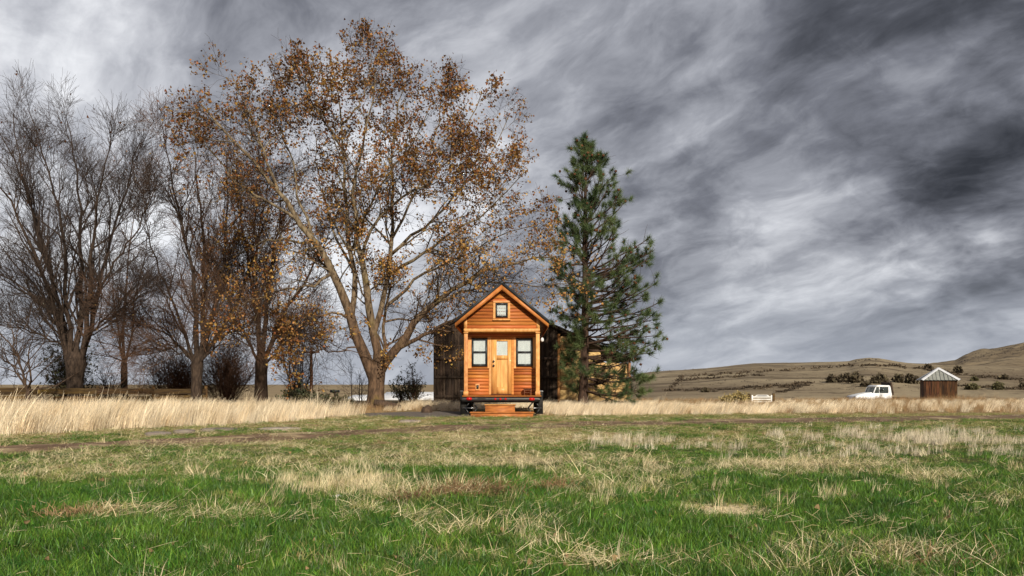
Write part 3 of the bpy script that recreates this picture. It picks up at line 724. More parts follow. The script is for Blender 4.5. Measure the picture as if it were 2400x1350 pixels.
def add_leaves(m, pos, size, T=LEAF, TF=LEAFF, hang=0.0):
    N = len(pos)
    if N == 0: return
    Rm = randrot(N); V = np.einsum('nij,kj->nki', Rm, T)*np.asarray(size).reshape(-1, 1, 1)
    if hang: V[:, :, 2] -= hang*np.asarray(size).reshape(-1, 1)
    V = V+pos[:, None]; k = len(T)
    m.add(V.reshape(-1, 3), (TF[None]+(np.arange(N)*k)[:, None, None]).reshape(-1, 3))
def along(pts, N):
    i = rng.integers(0, pts.shape[0], N); f = rng.random(N)*(pts.shape[1]-1.001); k = f.astype(int); w = (f-k)[:, None]
    return pts[i, k]*(1-w)+pts[i, k+1]*w
def tree(name, label, Y0, trunk, limbs, levels, bark, twig, group=None, sides=9, cat='tree', limb_n=14, ls=.6, tpow=1.35):
    """trunk: [(px,py,r_px)], limbs: [(pixels, depth offset, r0_px, r1_px)], levels: spawn dicts"""
    s = Y0/F; root = P(trunk[0][0], 900, Y0); base = np.array([root[0], Y0, float(gz(root[0], Y0))])
    t = thing(name, label, cat, base, group=group)
    m = MB()
    tp = resample([P(x, y, Y0) for x, y, _ in trunk], 12); tp[0, 2] = min(tp[0, 2], base[2]-.1)
    yy = np.array([q[1] for q in trunk], float); ty = HY-(tp[:, 2]-CZ)/Y0*F
    tr = np.interp(-ty, -yy, [q[2]*s for q in trunk])
    m.tubes((tp-base)[None], tr[None], 14)
    lp = []; lr = []
    for px, off, a, b in limbs:
        off0 = 0.0
        if lp:
            q = np.concatenate([resample(v_, 120) for v_ in lp]); qx, qy = CX+F*q[:, 0]/q[:, 1], HY-F*(q[:, 2]-CZ)/q[:, 1]
            dd = np.hypot(qx-px[0][0], qy-px[0][1]); k = int(np.argmin(dd))
            if dd[k] < 22 and px[0][1] < trunk[-1][1]-4: off0 = q[k, 1]-Y0
        p = limb(px, Y0, off, limb_n, off0=off0)
        if off0: p[0] = q[k]; p[1] = .5*(p[1]+.5*(p[0]+p[2]))
        lp.append(p); lr.append(np.linspace(1, 0, limb_n)**tpow*max(a*ls-b*.6, .2)*s+b*.6*s)
    lp = np.array(lp); lr = np.array(lr)
    m.tubes(lp-base, lr, sides)
    cur, cr = lp, lr; tw = MB(); all_ = [lp]
    for li, lv in enumerate(levels):
        cur, cr = spawn(cur, cr, **lv); all_.append(cur)
        (m if li == 0 else tw).tubes(cur-base, cr, 5 if li == 0 else 3)
    m.build('trunk', bark, t, smooth=True)
    tag(tw.build('twigs', twig, t), kind='stuff')
    return t, base, all_

# --- the sycamore
SY = 34.0
syc_limbs = [
 ([(876, 885), (862, 850), (841, 799), (821, 736), (801, 681), (784, 636), (738, 565), (715, 520), (655, 436), (576, 333), (520, 273), (470, 215)], -2.0, 24, 3),
 ([(655, 436), (635, 385), (605, 290), (570, 200), (540, 140)], 1.0, 6, 1.5),
 ([(700, 505), (640, 470), (570, 430), (500, 340), (450, 290)], -3.0, 6, 1.5),
 ([(836, 745), (836, 701), (834, 661), (831, 623), (828, 590), (809, 473), (802, 357), (805, 291), (800, 217), (781, 130), (772, 75)], 1.5, 12, 1.6),
 ([(803, 330), (765, 270), (725, 200), (700, 130)], -1.5, 5, 1.3),
 ([(804, 270), (850, 200), (880, 130), (870, 95)], 1.5, 4.5, 1.3),
 ([(882, 880), (882, 845), (882, 812), (877, 774), (864, 724), (859, 673), (850, 600), (840, 543), (822, 450), (842, 350), (870, 230), (880, 150)], -1.5, 20, 1.6),
 ([(878, 780), (892, 736), (900, 686), (912, 648), (917, 585), (923, 497), (912, 385), (926, 263), (940, 180), (965, 130)], 2.2, 12, 1.6),
 ([(890, 880), (902, 838), (900, 765), (905, 700), (915, 640)], .6, 9, 4),
 ([(842, 610), (865, 530), (935, 450), (987, 440), (1050, 360), (1100, 260), (1130, 190)], -2.2, 7, 1.4),
 ([(918, 600), (970, 540), (1030, 500), (1090, 420), (1160, 330), (1190, 250)], 2.5, 7, 1.4),
 ([(917, 560), (960, 480), (1000, 380), (1030, 260), (1045, 170)], .8, 6, 1.4),
 ([(886, 882), (897, 852), (912, 833), (937, 814), (960, 774), (983, 736), (1013, 716), (1043, 683), (1100, 656), (1160, 625), (1230, 612), (1300, 600)], -2.4, 21, 1.6),
 ([(1013, 716), (1035, 700), (1068, 693), (1100, 678), (1140, 662), (1200, 662), (1270, 668), (1330, 662)], -3.0, 6, 1.3),
 ([(930, 820), (942, 812), (978, 797), (1018, 772), (1066, 748), (1110, 735), (1160, 720)], -2.0, 10, 2),
 ([(905, 718), (952, 691), (968, 653), (1005, 633), (1068, 610), (1130, 570), (1200, 540), (1265, 520)], -1.8, 7, 1.4),
 ([(915, 640), (980, 600), (1050, 550), (1130, 500), (1190, 440), (1235, 380)], -3.0, 7, 1.4),
 ([(908, 756), (967, 746), (1010, 740), (1060, 700)], 2.0, 4.5, 1.5),
 ([(784, 636), (754, 662), (692, 674), (647, 676), (590, 700), (540, 740)], -2.8, 6, 1.4),
 ([(826, 750), (780, 735), (740, 740), (690, 770), (650, 830)], -2.0, 5, 1.4),
 ([(738, 565), (690, 560), (630, 560), (570, 590), (520, 620)], 2.0, 5.5, 1.4),
 ([(845, 810), (800, 822), (750, 818), (715, 840)], -1.2, 4, 1.2),
 ([(735, 555), (700, 470), (690, 380), (660, 290), (640, 210)], 2.6, 6, 1.4),
 ([(828, 590), (860, 480), (905, 400), (960, 330), (1000, 230)], -3.4, 6, 1.4),
 ([(832, 640), (790, 560), (760, 470), (740, 380), (740, 280)], 4.0, 6, 1.4),
]
syc_limbs = [([(x, y if y > 600 else 600-(600-y)*.93) for x, y in q_], *r_) for q_, *r_ in syc_limbs]
lv = [dict(per=15, n=8, ang=(25, 70), length=(1.4, 3.3), r=.045, tr=(.22, 1.), wander=.16, trop=(0, 0, .05), shrink=.68),
      dict(per=7, n=6, ang=(25, 75), length=(.6, 1.6), r=.020, tr=(.2, 1.), wander=.2, trop=(0, 0, .04), shrink=.35),
      dict(per=6, n=4, ang=(25, 75), length=(.25, .8), r=.010, tr=(.25, 1.), wander=.22, trop=(0, 0, .02), shrink=.2)]
syc, sbase, sall = tree('sycamore_tree', 'tallest tree, a thick-trunked sycamore with brown and golden leaves left of the house', SY,
    [(880, 962, 27), (880, 950, 23), (881, 925, 19.5), (882, 900, 19), (883, 878, 20), (884, 862, 19), (885, 846, 9)], syc_limbs, lv, M['bark_plane'], M['twig_grey'], sides=10)
LEAFK = 1.0
def syc_leaves():
    tips = np.concatenate([sall[3][:, -1], sall[3][:, -2], sall[2][:, -1]])
    tips = tips[rng.random(len(tips)) < .50]
    cl = rng.integers(2, 8, len(tips)); p = np.repeat(tips, cl, 0)
    px = CX+F*p[:, 0]/p[:, 1]; py = HY-F*(p[:, 2]-CZ)/p[:, 1]
    tid = np.repeat(rng.random(len(tips)), cl)
    den = .14+1.7*fbm(p[:, 0]*1.0+p[:, 1]*.5, p[:, 2]*1.0, 77, 3)**2.0
    den = den + .35*np.exp(-((px-820)/150)**2-((py-190)/130)**2) + .40*np.exp(-((px-1090)/130)**2-((py-430)/110)**2)
    den = den - .35*sstep(540, 740, py) - .25*np.exp(-((px-740)/150)**2-((py-420)/90)**2)
    keep = tid < den*LEAFK
    p = p[keep]; py = py[keep]; px = px[keep]
    gold = rng.random(len(p)) < .10+.45*sstep(300, 560, py)*sstep(700, 1000, px)+.35*sstep(480, 620, py)
    sz = rng.uniform(.06, .12, len(p)); jit = rng.normal(0, .085, p.shape)
    m = MB(); add_leaves(m, (p+jit-sbase)[~gold], sz[~gold], hang=.5); tag(m.build('leaves', M['leaf'], syc), kind='stuff')
    m = MB(); add_leaves(m, (p+jit-sbase)[gold], sz[gold]*.95, hang=.5); tag(m.build('leaves', M['leaf_gold'], syc), kind='stuff')
syc_leaves()

# --- bare multi-stemmed tree at the left
bare = [dict(per=17, n=9, ang=(14, 42), length=(2.0, 4.6), r=.045, tr=(.06, 1.), wander=.09, trop=(0, 0, .07), shrink=.78),
        dict(per=9, n=6, ang=(18, 50), length=(.8, 2.1), r=.019, tr=(.15, 1.), wander=.12, trop=(0, 0, .05), shrink=.4),
        dict(per=9, n=4, ang=(20, 55), length=(.3, 1.0), r=.010, tr=(.2, 1.), wander=.14, trop=(0, 0, .03), shrink=.2)]
la = [([(165, 870), (135, 720), (95, 590), (50, 480), (0, 380), (-60, 290)], -2.0, 13, 2),
      ([(168, 860), (150, 730), (120, 610), (80, 470), (50, 330), (25, 190)], 1.5, 12, 1.6),
      ([(172, 850), (160, 700), (155, 560), (140, 440), (105, 310), (70, 180)], -1.5, 11, 1.6),
      ([(180, 850), (190, 700), (196, 560), (186, 420), (172, 300), (160, 200)], 2.0, 13, 1.6),
      ([(186, 850), (205, 710), (215, 580), (225, 430), (245, 320), (265, 220)], -2.2, 12, 1.6),
      ([(190, 840), (212, 740), (240, 600), (270, 470), (300, 360), (325, 260)], 1.0, 11, 1.6),
      ([(205, 700), (250, 610), (300, 530), (340, 460), (365, 370)], -1.2, 6, 1.5),
      ([(150, 760), (90, 680), (30, 640), (-50, 600)], -2.0, 6, 1.5), ([(160, 800), (90, 760), (20, 740), (-30, 745)], 1.5, 5, 1.4),
      ([(195, 780), (250, 720), (300, 690), (345, 650)], -2.5, 5, 1.4), ([(120, 600), (60, 380), (0, 240), (-40, 150)], 3.0, 6, 1.4)]
la = [([(x, 960-(960-y)*.90) for x, y in q_], *r_) for q_, *r_ in la]
ta, ba, aa = tree('bare_tree', 'large bare grey tree with many fanning stems at the left edge', 34.0,
    [(176, 962, 24), (176, 945, 19), (176, 920, 17), (176, 880, 19), (178, 850, 23), (180, 825, 17)], la, bare, M['bark_grey'], M['twig_grey'], 'bare trees on the left')
p = along(aa[3], 900); py = HY-F*(p[:, 2]-CZ)/p[:, 1]; p = p[rng.random(len(p)) < sstep(520, 200, py)*.55]
m = MB(); add_leaves(m, p-ba, rng.uniform(.06, .12, len(p)), hang=.2); tag(m.build('seed_clusters', M['seed'], ta), kind='stuff')

lb = [([(462, 850), (462, 720), (440, 590), (415, 470), (395, 370), (380, 300)], -2.0, 11, 1.5),
      ([(466, 840), (480, 700), (478, 560), (462, 440), (455, 330)], 1.5, 12, 1.5),
      ([(468, 840), (510, 700), (530, 560), (535, 440), (530, 350)], -1.0, 11, 1.5),
      ([(470, 845), (545, 740), (590, 620), (615, 500), (625, 400)], 2.0, 9, 1.5),
      ([(458, 850), (420, 740), (375, 640), (345, 540), (335, 450)], 1.0, 7, 1.4),
      ([(456, 855), (400, 790), (340, 760), (280, 740)], -2.0, 5, 1.3), ([(466, 850), (520, 790), (570, 770), (610, 780)], -2.0, 5, 1.3),
      ([(458, 845), (410, 820), (370, 815), (330, 830)], -1.5, 4, 1.3)]
shoot = [dict(per=21, n=8, ang=(14, 48), length=(1.6, 3.6), r=.032, tr=(.08, 1.), wander=.10, trop=(0, 0, .06), shrink=.5),
         dict(per=10, n=6, ang=(18, 55), length=(.7, 1.8), r=.019, tr=(.15, 1.), wander=.14, trop=(0, 0, .03), shrink=.4),
         dict(per=9, n=4, ang=(20, 60), length=(.3, .9), r=.010, tr=(.2, 1.), wander=.16, trop=(0, 0, .01), shrink=.2)]
tb, bb, ab = tree('bare_tree', 'bushy brown bare tree with short pale trunk between the fan tree and sycamore', 35.0,
    [(460, 960, 15), (460, 935, 12.5), (461, 890, 12), (462, 855, 14), (464, 835, 12)], lb, shoot, M['bark_grey'], M['twig_brown'], 'bare trees on the left')
lc = [([(610, 850), (600, 730), (580, 610), (560, 500), (545, 400)], -1.5, 10, 1.5), ([(615, 840), (625, 720), (640, 610), (655, 500), (660, 410)], 1.5, 11, 1.5),
      ([(618, 845), (660, 745), (715, 660), (755, 590), (785, 510)], 2.2, 10, 1.5), ([(606, 850), (560, 760), (520, 680), (500, 600)], 1.5, 6, 1.4),
      ([(620, 850), (690, 790), (740, 760)], -1.5, 5, 1.3), ([(612, 840), (600, 640), (600, 480), (610, 360)], .5, 8, 1.4)]
tc, bc, ac = tree('bare_tree', 'brown tree with scattered orange leaves beside the sycamore, left of its trunk', 37.0,
    [(612, 955, 19), (612, 930, 16), (612, 880, 14), (613, 850, 15), (614, 830, 12)], lc, shoot, M['bark_dark'], M['twig_brown'], 'bare trees on the left')
p = np.concatenate([along(ac[3], 1500), along(ab[3], 420)]); m = MB(); add_leaves(m, p-bc+rng.normal(0, .05, p.shape), rng.uniform(.04, .085, len(p)), hang=.4); tag(m.build('leaves', M['leaf_gold'], tc), kind='stuff')
# thin dark tree behind
thin = [dict(per=12, n=7, ang=(25, 65), length=(1.2, 3.0), r=.03, tr=(.1, 1.), wander=.16, trop=(0, 0, .03), shrink=.5), dict(per=6, n=5, ang=(25, 65), length=(.5, 1.4), r=.011, wander=.18, trop=(0, 0, 0), shrink=.4), dict(per=4, n=4, ang=(25, 65), length=(.3, .7), r=.006, wander=.18, trop=(0, 0, 0))]
ld = [([(291, 870), (288, 760), (297, 650), (305, 560), (315, 470)], 1.0, 7, 1.3), ([(292, 860), (310, 760), (320, 680), (340, 600), (350, 520)], -1.2, 5, 1.2), ([(290, 850), (270, 740), (262, 640), (250, 560)], -.6, 5, 1.2), ([(291, 850), (240, 830), (190, 840)], .5, 3, 1.), ([(293, 840), (340, 800), (390, 790)], -.5, 3, 1.)]
tree('bare_tree', 'slender dark bare tree standing behind the plank fence', 42.0, [(291, 950, 9), (291, 930, 8), (291, 880, 7.5), (291, 850, 7)], ld, thin, M['bark_dark'], M['twig_dark'], 'bare trees on the left', limb_n=10)
# leaning small tree at the left edge
le = [([(66, 940), (55, 880), (40, 830), (10, 790), (-30, 750)], -.6, 6, 1.3), ([(64, 930), (72, 880), (60, 830), (75, 790), (95, 760)], .8, 5, 1.2), ([(40, 835), (30, 790), (20, 740)], .5, 3.5, 1.), ([(58, 900), (30, 860), (0, 830), (-40, 800)], .8, 4, 1.1)]
tree('small_tree', 'short leaning bare tree with forked stems at the far left by the fence', 28.5, [(66, 975, 7.5), (66, 955, 7), (66, 940, 6.5), (66, 925, 6)], le, thin, M['bark_dark'], M['twig_dark'], limb_n=10)

# shrubs: stems from the ground, twigs and leaves
def shrub(name, label, px, py0, py1, halfw, Y, nst, per, bark, leaf=None, nleaf=0, lsz=(.05, .1), cat='shrub', group=None, up=.05, spread=(10, 60), rstem=.025, stuffname='leaves', base=None, k3=3):
    b = P(px, 900, Y) if base is None else base
    z0 = float(gz(b[0], b[1])) if base is None else base[2]
    Y = b[1]
    H = max(.3, CZ+(HY-py1)/F*Y-z0); W = halfw/F*Y
    t = thing(name, label, cat, (b[0], Y, z0), group=group)
    N = nst; az = rng.uniform(0, 2*np.pi, N); tl = rng.uniform(R(spread[0]), R(spread[1]), N)
    d = np.stack([np.sin(tl)*np.cos(az), np.sin(tl)*np.sin(az), np.cos(tl)], -1)
    sc_ = np.stack([np.full(N, W), np.full(N, W), np.full(N, H)], -1)
    L = rng.uniform(.32, 1.08, N)[:, None]; n = 6
    pts = np.zeros((N, n, 3)); pts[:, 0, :2] = rng.normal(0, W*.10, (N, 2))
    for s in range(1, n):
        d = d+rng.normal(0, .12, (N, 3))+np.array([0, 0, up]); d /= np.linalg.norm(d, axis=1, keepdims=True); pts[:, s] = pts[:, s-1]+d*sc_*L/(n-1)
    rr = rstem*np.linspace(1, .3, n)[None]*rng.uniform(.6, 1.2, N)[:, None]
    m = MB(); m.tubes(pts, rr, 4)
    c1, r1 = spawn(pts, rr, per, 5, (20, 65), (.25*H, .6*H), rstem*.45, (.15, 1.), .16, (0, 0, .03), .3)
    m.tubes(c1, r1, 3)
    c2, r2 = spawn(c1, r1, k3, 3, (20, 70), (.10*H, .3*H), rstem*.22, (.2, 1.), .18, (0, 0, .02), .2)
    m.tubes(c2, r2, 3); tag(m.build('stems', bark, t), kind='stuff')
    if leaf:
        q = along(c2, nleaf)+rng.normal(0, .03, (nleaf, 3)); q = q[q[:, 2] > 0]
        m = MB(); add_leaves(m, q, rng.uniform(lsz[0], lsz[1], len(q)), LEAF4, LEAF4F); tag(m.build(stuffname, leaf, t), kind='stuff')
    return t
shrub('thicket_shrub', 'dense dark reddish thicket shrub behind the short pale trunk', 415, 940, 795, 95, 39., 70, 9, M['twig_red'], rstem=.02, k3=5)
shrub('thicket_shrub', 'dense dark reddish thicket shrub between the pale trunk and leafy brown tree', 535, 940, 785, 95, 39.5, 70, 9, M['twig_red'], rstem=.02, k3=5)
shrub('dark_shrub', 'black-looking tangled shrub behind the fan tree trunk and fence', 158, 925, 805, 80, 40., 30, 10, M['twig_dark'], M['leaf_dark'], 1500, (.08, .16), k3=4)
shrub('dark_shrub', 'low tangled dark shrub behind the slender tree', 250, 930, 850, 60, 41., 20, 8, M['twig_dark'], k3=4)
shrub('bare_shrub', 'dark arching bare shrub right of the brown leafy tree', 700, 940, 760, 85, 40., 18, 9, M['twig_dark'], k3=4, rstem=.035, spread=(5, 50))
shrub('ivy_mound', 'rounded dark green leafy mound left of the sycamore trunk', 715, 945, 905, 70, 33., 46, 8, M['twig_dark'], M['leaf_dark'], 6500, (.05, .12), spread=(25, 80), up=-.02)
shrub('ivy_mound', 'small low green-brown leafy mound at the sycamore foot', 800, 948, 922, 42, 32.5, 26, 6, M['twig_red'], M['leaf_dark'], 1500, (.05, .10), spread=(25, 80), up=-.02)
shrub('orchard_shrub', 'round green-brown shrub with twisted stems beside the dark barn', 972, 940, 862, 40, 43., 14, 9, M['twig_brown'], M['leaf_dark'], 900, (.05, .11), spread=(10, 55), rstem=.04)
shrub('orchard_shrub', 'smaller twiggy shrub between the sycamore trunk and round shrub', 940, 940, 885, 26, 42.5, 10, 7, M['twig_dark'], M['leaf_dark'], 350, (.07, .13), spread=(10, 55), rstem=.03)
for (px, top, lab) in ((822, 838, 'thin bare sapling just left of the sycamore trunk'), (845, 850, 'slim leaning sapling close against the sycamore trunk')):
    shrub('sapling', lab, px, 945, top, 22, 36., 3, 9, M['twig_grey'], spread=(1, 14), rstem=.022, cat='sapling')

# --- the pine
PY = 38.0
def pine():
    top = P(1376, 352, PY); bot = P(1366, 955, PY)
    t = thing('pine_tree', 'tall long-needled green pine with brown cones right of the house', 'tree', (bot[0], PY, 0))
    b0 = np.array([bot[0], PY, 0.]); H = top[2]
    tp = resample([P(1366, 962, PY), P(1367, 930, PY), P(1371, 800, PY), P(1372, 650, PY), P(1371, 500, PY), P(1373, 400, PY), top], 16); tp[0, 2] = -.1
    tr = np.interp(tp[:, 2], [0, .5, 3, 6, 9, H], [.27, .22, .185, .14, .09, .025])
    m = MB(); m.tubes(tp-b0, tr, 10)
    br = []; brr = []
    zs = np.concatenate([np.arange(.7, 7.5, .31), np.arange(7.5, H-.3, .50)])
    for z in zs:
        c = np.array([np.interp(z, tp[:, 2], tp[:, k]) for k in range(3)])
        fz = z/H
        for k in range(7 if z < 6.5 else 5):
            az = rng.uniform(0, 2*np.pi) if k < 5 else rng.uniform(-.9, .9); ca = math.cos(az)
            right = np.interp(z, [0, 1.2, 3, 5, 7, 9, 10.5, 11.5, H], [2.6, 3.3, 3.65, 3.7, 3.2, 2.3, 1.5, 1.0, .5])
            left = np.interp(z, [0, 1.5, 3, 5, 7, 9, 10.5, H], [.5, .6, 1.0, 1.7, 1.9, 1.7, .8, .4])
            L = (right*(1+ca)/2+left*(1-ca)/2)*rng.uniform(.72, 1.04)
            if ca < -.2 and z < 7 and rng.random() < .5: continue
            if rng.random() < .10: continue
            el = np.interp(fz, [0, .2, .5, .8, 1], [R(-16), R(-4), R(18), R(40), R(65)])+rng.normal(0, .12)
            d = np.array([math.cos(az)*math.cos(el), math.sin(az)*math.cos(el), math.sin(el)])
            n = 9; pts = [c]
            for s in range(1, n):
                d = d+rng.normal(0, .07, 3)+np.array([0, 0, .02+.075*s/n]); d /= np.linalg.norm(d); pts.append(pts[-1]+d*L/(n-1))
            br.append(pts); brr.append(np.linspace(1, .25, n)*min(.055, .014*L+.012))
    br = np.array(br); brr = np.array(brr)
    m.tubes(br-b0, brr, 5)
    c1, r1 = spawn(br, brr, 8, 5, (30, 70), (.5, 1.25), .014, (.25, 1.), .12, (0, 0, .13), .35)
    m.tubes(c1-b0, r1, 4); m.build('trunk', M['pinebark'], t, smooth=True)
    # needle tufts at branch ends and back along the outer shoots
    ends = [(br[:, -1], br[:, -1]-br[:, -2]), (c1[:, -1], c1[:, -1]-c1[:, -2]), (c1[:, 3], c1[:, 4]-c1[:, 3])]
    keep = rng.random(len(c1)) < .06; ends[2] = (c1[keep, 3], c1[keep, 4]-c1[keep, 3])
    keep = rng.random(len(c1)) < .47; ends[1] = (ends[1][0][keep], ends[1][1][keep])
    tops = np.array([top, top-(0, 0, .25), top-(0, 0, .5)]); ends.append((tops, np.tile([0, 0, 1.], (3, 1))))
    pos = np.concatenate([e[0] for e in ends]); dr = np.concatenate([e[1] for e in ends]); dr /= np.linalg.norm(dr, axis=1, keepdims=True)
    dr[:, 2] += .25; dr /= np.linalg.norm(dr, axis=1, keepdims=True)
    nn = 120; N = len(pos)
    back = rng.random((N, nn))*.22
    o = pos[:, None]-dr[:, None]*back[..., None]
    d = dr[:, None]*rng.uniform(.05, 1.1, (N, nn, 1))+rng.normal(0, .60, (N, nn, 3)); d /= np.linalg.norm(d, axis=2, keepdims=True)
    Ln = rng.uniform(.20, .36, (N, nn, 1)); tip = o+d*Ln; tip[..., 2] -= .03*rng.random((N, nn))
    sd = np.cross(d, rng.normal(size=(N, nn, 3))); sd /= np.linalg.norm(sd, axis=2, keepdims=True); wd = .0072
    V = np.stack([o-sd*wd, o+sd*wd, tip], 2).reshape(-1, 3)-b0
    m = MB(); m.add(V, np.arange(len(V)).reshape(-1, 3)); tag(m.build('needles', M['needle'], t), kind='stuff')
    # cones
    q = pos[rng.random(N) < .34]; q = q[q[:, 2] > 2.0]+rng.normal(0, .09, (len(q[q[:, 2] > 2.0]), 3)); m = MB()
    n = len(q); dd = np.tile([0, 0, -1.], (n, 1))+rng.normal(0, .3, (n, 3)); dd /= np.linalg.norm(dd, axis=1, keepdims=True)
    pp = q[:, None]+dd[:, None]*np.array([0, .03, .07, .11, .13])[None, :, None]; m.tubes(pp-b0, np.tile([.012, .058, .068, .045, .008], (n, 1)), 7)
    tag(m.build('cones', M['cone'], t, smooth=True), kind='stuff')
pine()

# ------------------------------------------------------------------ things in the right-hand distance
def truck():
    Y = 65.; s = Y/F
    gx = (2005-CX)*s; g = float(gz(gx+1.4, Y))
    t = thing('pickup_truck', 'old white flatbed truck with rounded cab half hidden in dry weeds', 'truck', (gx, Y, g))
    def q(x, y): return ((x-2005)*s, CZ+(HY-y)*s-g)
    W = 1.75
    def prof(name, pts, mat, y0, y1, parent=t, sm=False):
        m = MB(); m.prism_y([q(*p) for p in pts][::-1], y0, y1); o = m.build(name, mat, parent); 
        bv = o.modifiers.new('bevel', 'BEVEL'); bv.width = .05; bv.segments = 2; bv.limit_method = 'ANGLE'; return o
    prof('body', [(2006, 945), (2005.5, 931), (2007, 928), (2018, 925.5), (2036, 922.5), (2047, 921.5), (2091, 921.5), (2091.5, 945)], M['truck'], 0, W)
    prof('hood', [(2009, 928), (2012, 926), (2030, 922), (2047.5, 919.5), (2047.5, 924), (2012, 929)], M['truck'], .22, W-.22)
    prof('front_fender', [(2010, 947), (2010, 934), (2014, 929), (2024, 927), (2036, 928), (2041, 934), (2042, 947), (2037, 947), (2033, 938), (2024, 935), (2017, 939), (2015, 947)], M['truck'], -.06, .25)
    # cab: roof, pillars
    prof('roof', [(2053.5, 907), (2056, 903.5), (2062, 902.5), (2084, 903), (2088, 905), (2088.5, 907.5)], M['truck'], .06, W-.06)
    for y0, y1 in ((.07, .14), (W-.14, W-.07)):
        prof('pillar', [(2047, 922), (2053, 907), (2055.5, 907), (2050, 922)], M['truck'], y0, y1)
        prof('pillar', [(2061.2, 922), (2061.2, 907), (2063, 907), (2063, 922)], M['truck'], y0, y1)
        prof('pillar', [(2083, 922), (2083, 907), (2088.5, 907), (2091, 922)], M['truck'], y0, y1)
    prof('rear_panel', [(2086.5, 922), (2086.5, 906), (2088.2, 906), (2090, 922)], M['truck'], .14, W-.14)
    prof('windshield', [(2048.2, 921), (2053.8, 907.5), (2054.6, 907.5), (2049.0, 921)], M['tglass'], .14, W-.14)
    m = MB(); a = q(2063.2, 921); b = q(2082.8, 907.5); m.box(a[0], b[0], .095, .105, a[1], b[1]); m.build('side_window', M['tglass'], t)
    m = MB(); a = q(2050.5, 921); b = q(2061, 908); m.prism_y([q(2050.5, 921), q(2061, 921), q(2061, 908), q(2055.5, 908)], .095, .105); m.build('vent_window', M['tglass'], t)
    m = MB(); a = q(2061.5, 941); b = q(2084, 922.2); m.box(a[0], b[0], -.022, .0, a[1], b[1]); d = m.build('door', M['truck'], t)
    m = MB(); a = q(2063.5, 926.2); b = q(2067.5, 925.2); m.box(a[0], b[0], -.05, -.023, a[1], b[1]); m.build('handle', M['steel'], d)
    m = MB(); a = q(2064, 916); b = q(2067, 909.5); m.box(a[0], b[0], -.16, -.13, a[1], b[1]); m.build('mirror', M['steel'], t)
    for yy in (.28, W-.28):
        m = MB(); a = q(2006.2, 931.5); m.tubes(np.array([[a[0]+.1, yy, a[1]], [a[0]-.05, yy, a[1]], [a[0]-.08, yy, a[1]]]), np.array([.12, .12, .08]), 12, cap=True); m.build('headlight', M['chrome'], t)
    m = MB(); a = q(2004.5, 941); b = q(2007, 937); m.box(a[0], b[0], -.02, W+.02, a[1], b[1]); m.build('bumper', M['chrome'], t)
    for wx in (2026, 2104):
        for yy in (.02, W-.24):
            a = q(wx, 950); m = MB(); r = .40; m.tubes(np.array([[a[0], yy, r], [a[0], yy+.02, r], [a[0], yy+.2, r], [a[0], yy+.22, r]]), np.array([.34, r, r, .34]), 20, cap=True); w = m.build('wheel', M['rubber'], t)
            m = MB(); m.tubes(np.array([[a[0], yy-.012, r], [a[0], yy-.002, r]]), np.array([.16, .22]), 14, cap=True); m.build('rim', M['truck'], w)
    # dark upright headboard and flat bed
    for i in range(6): prof('headboard_plank', [(2092, 926), (2087, 896+i*0), (2091, 895.5), (2096, 926)], M['barn'], .0+i*W/6+.01, (i+1)*W/6-.01)
    m = MB(); a = q(2093, 935); b = q(2128, 931.5); m.box(a[0], b[0], -.05, W+.05, a[1], b[1]); m.build('flat_bed', M['barn'], t)
truck()
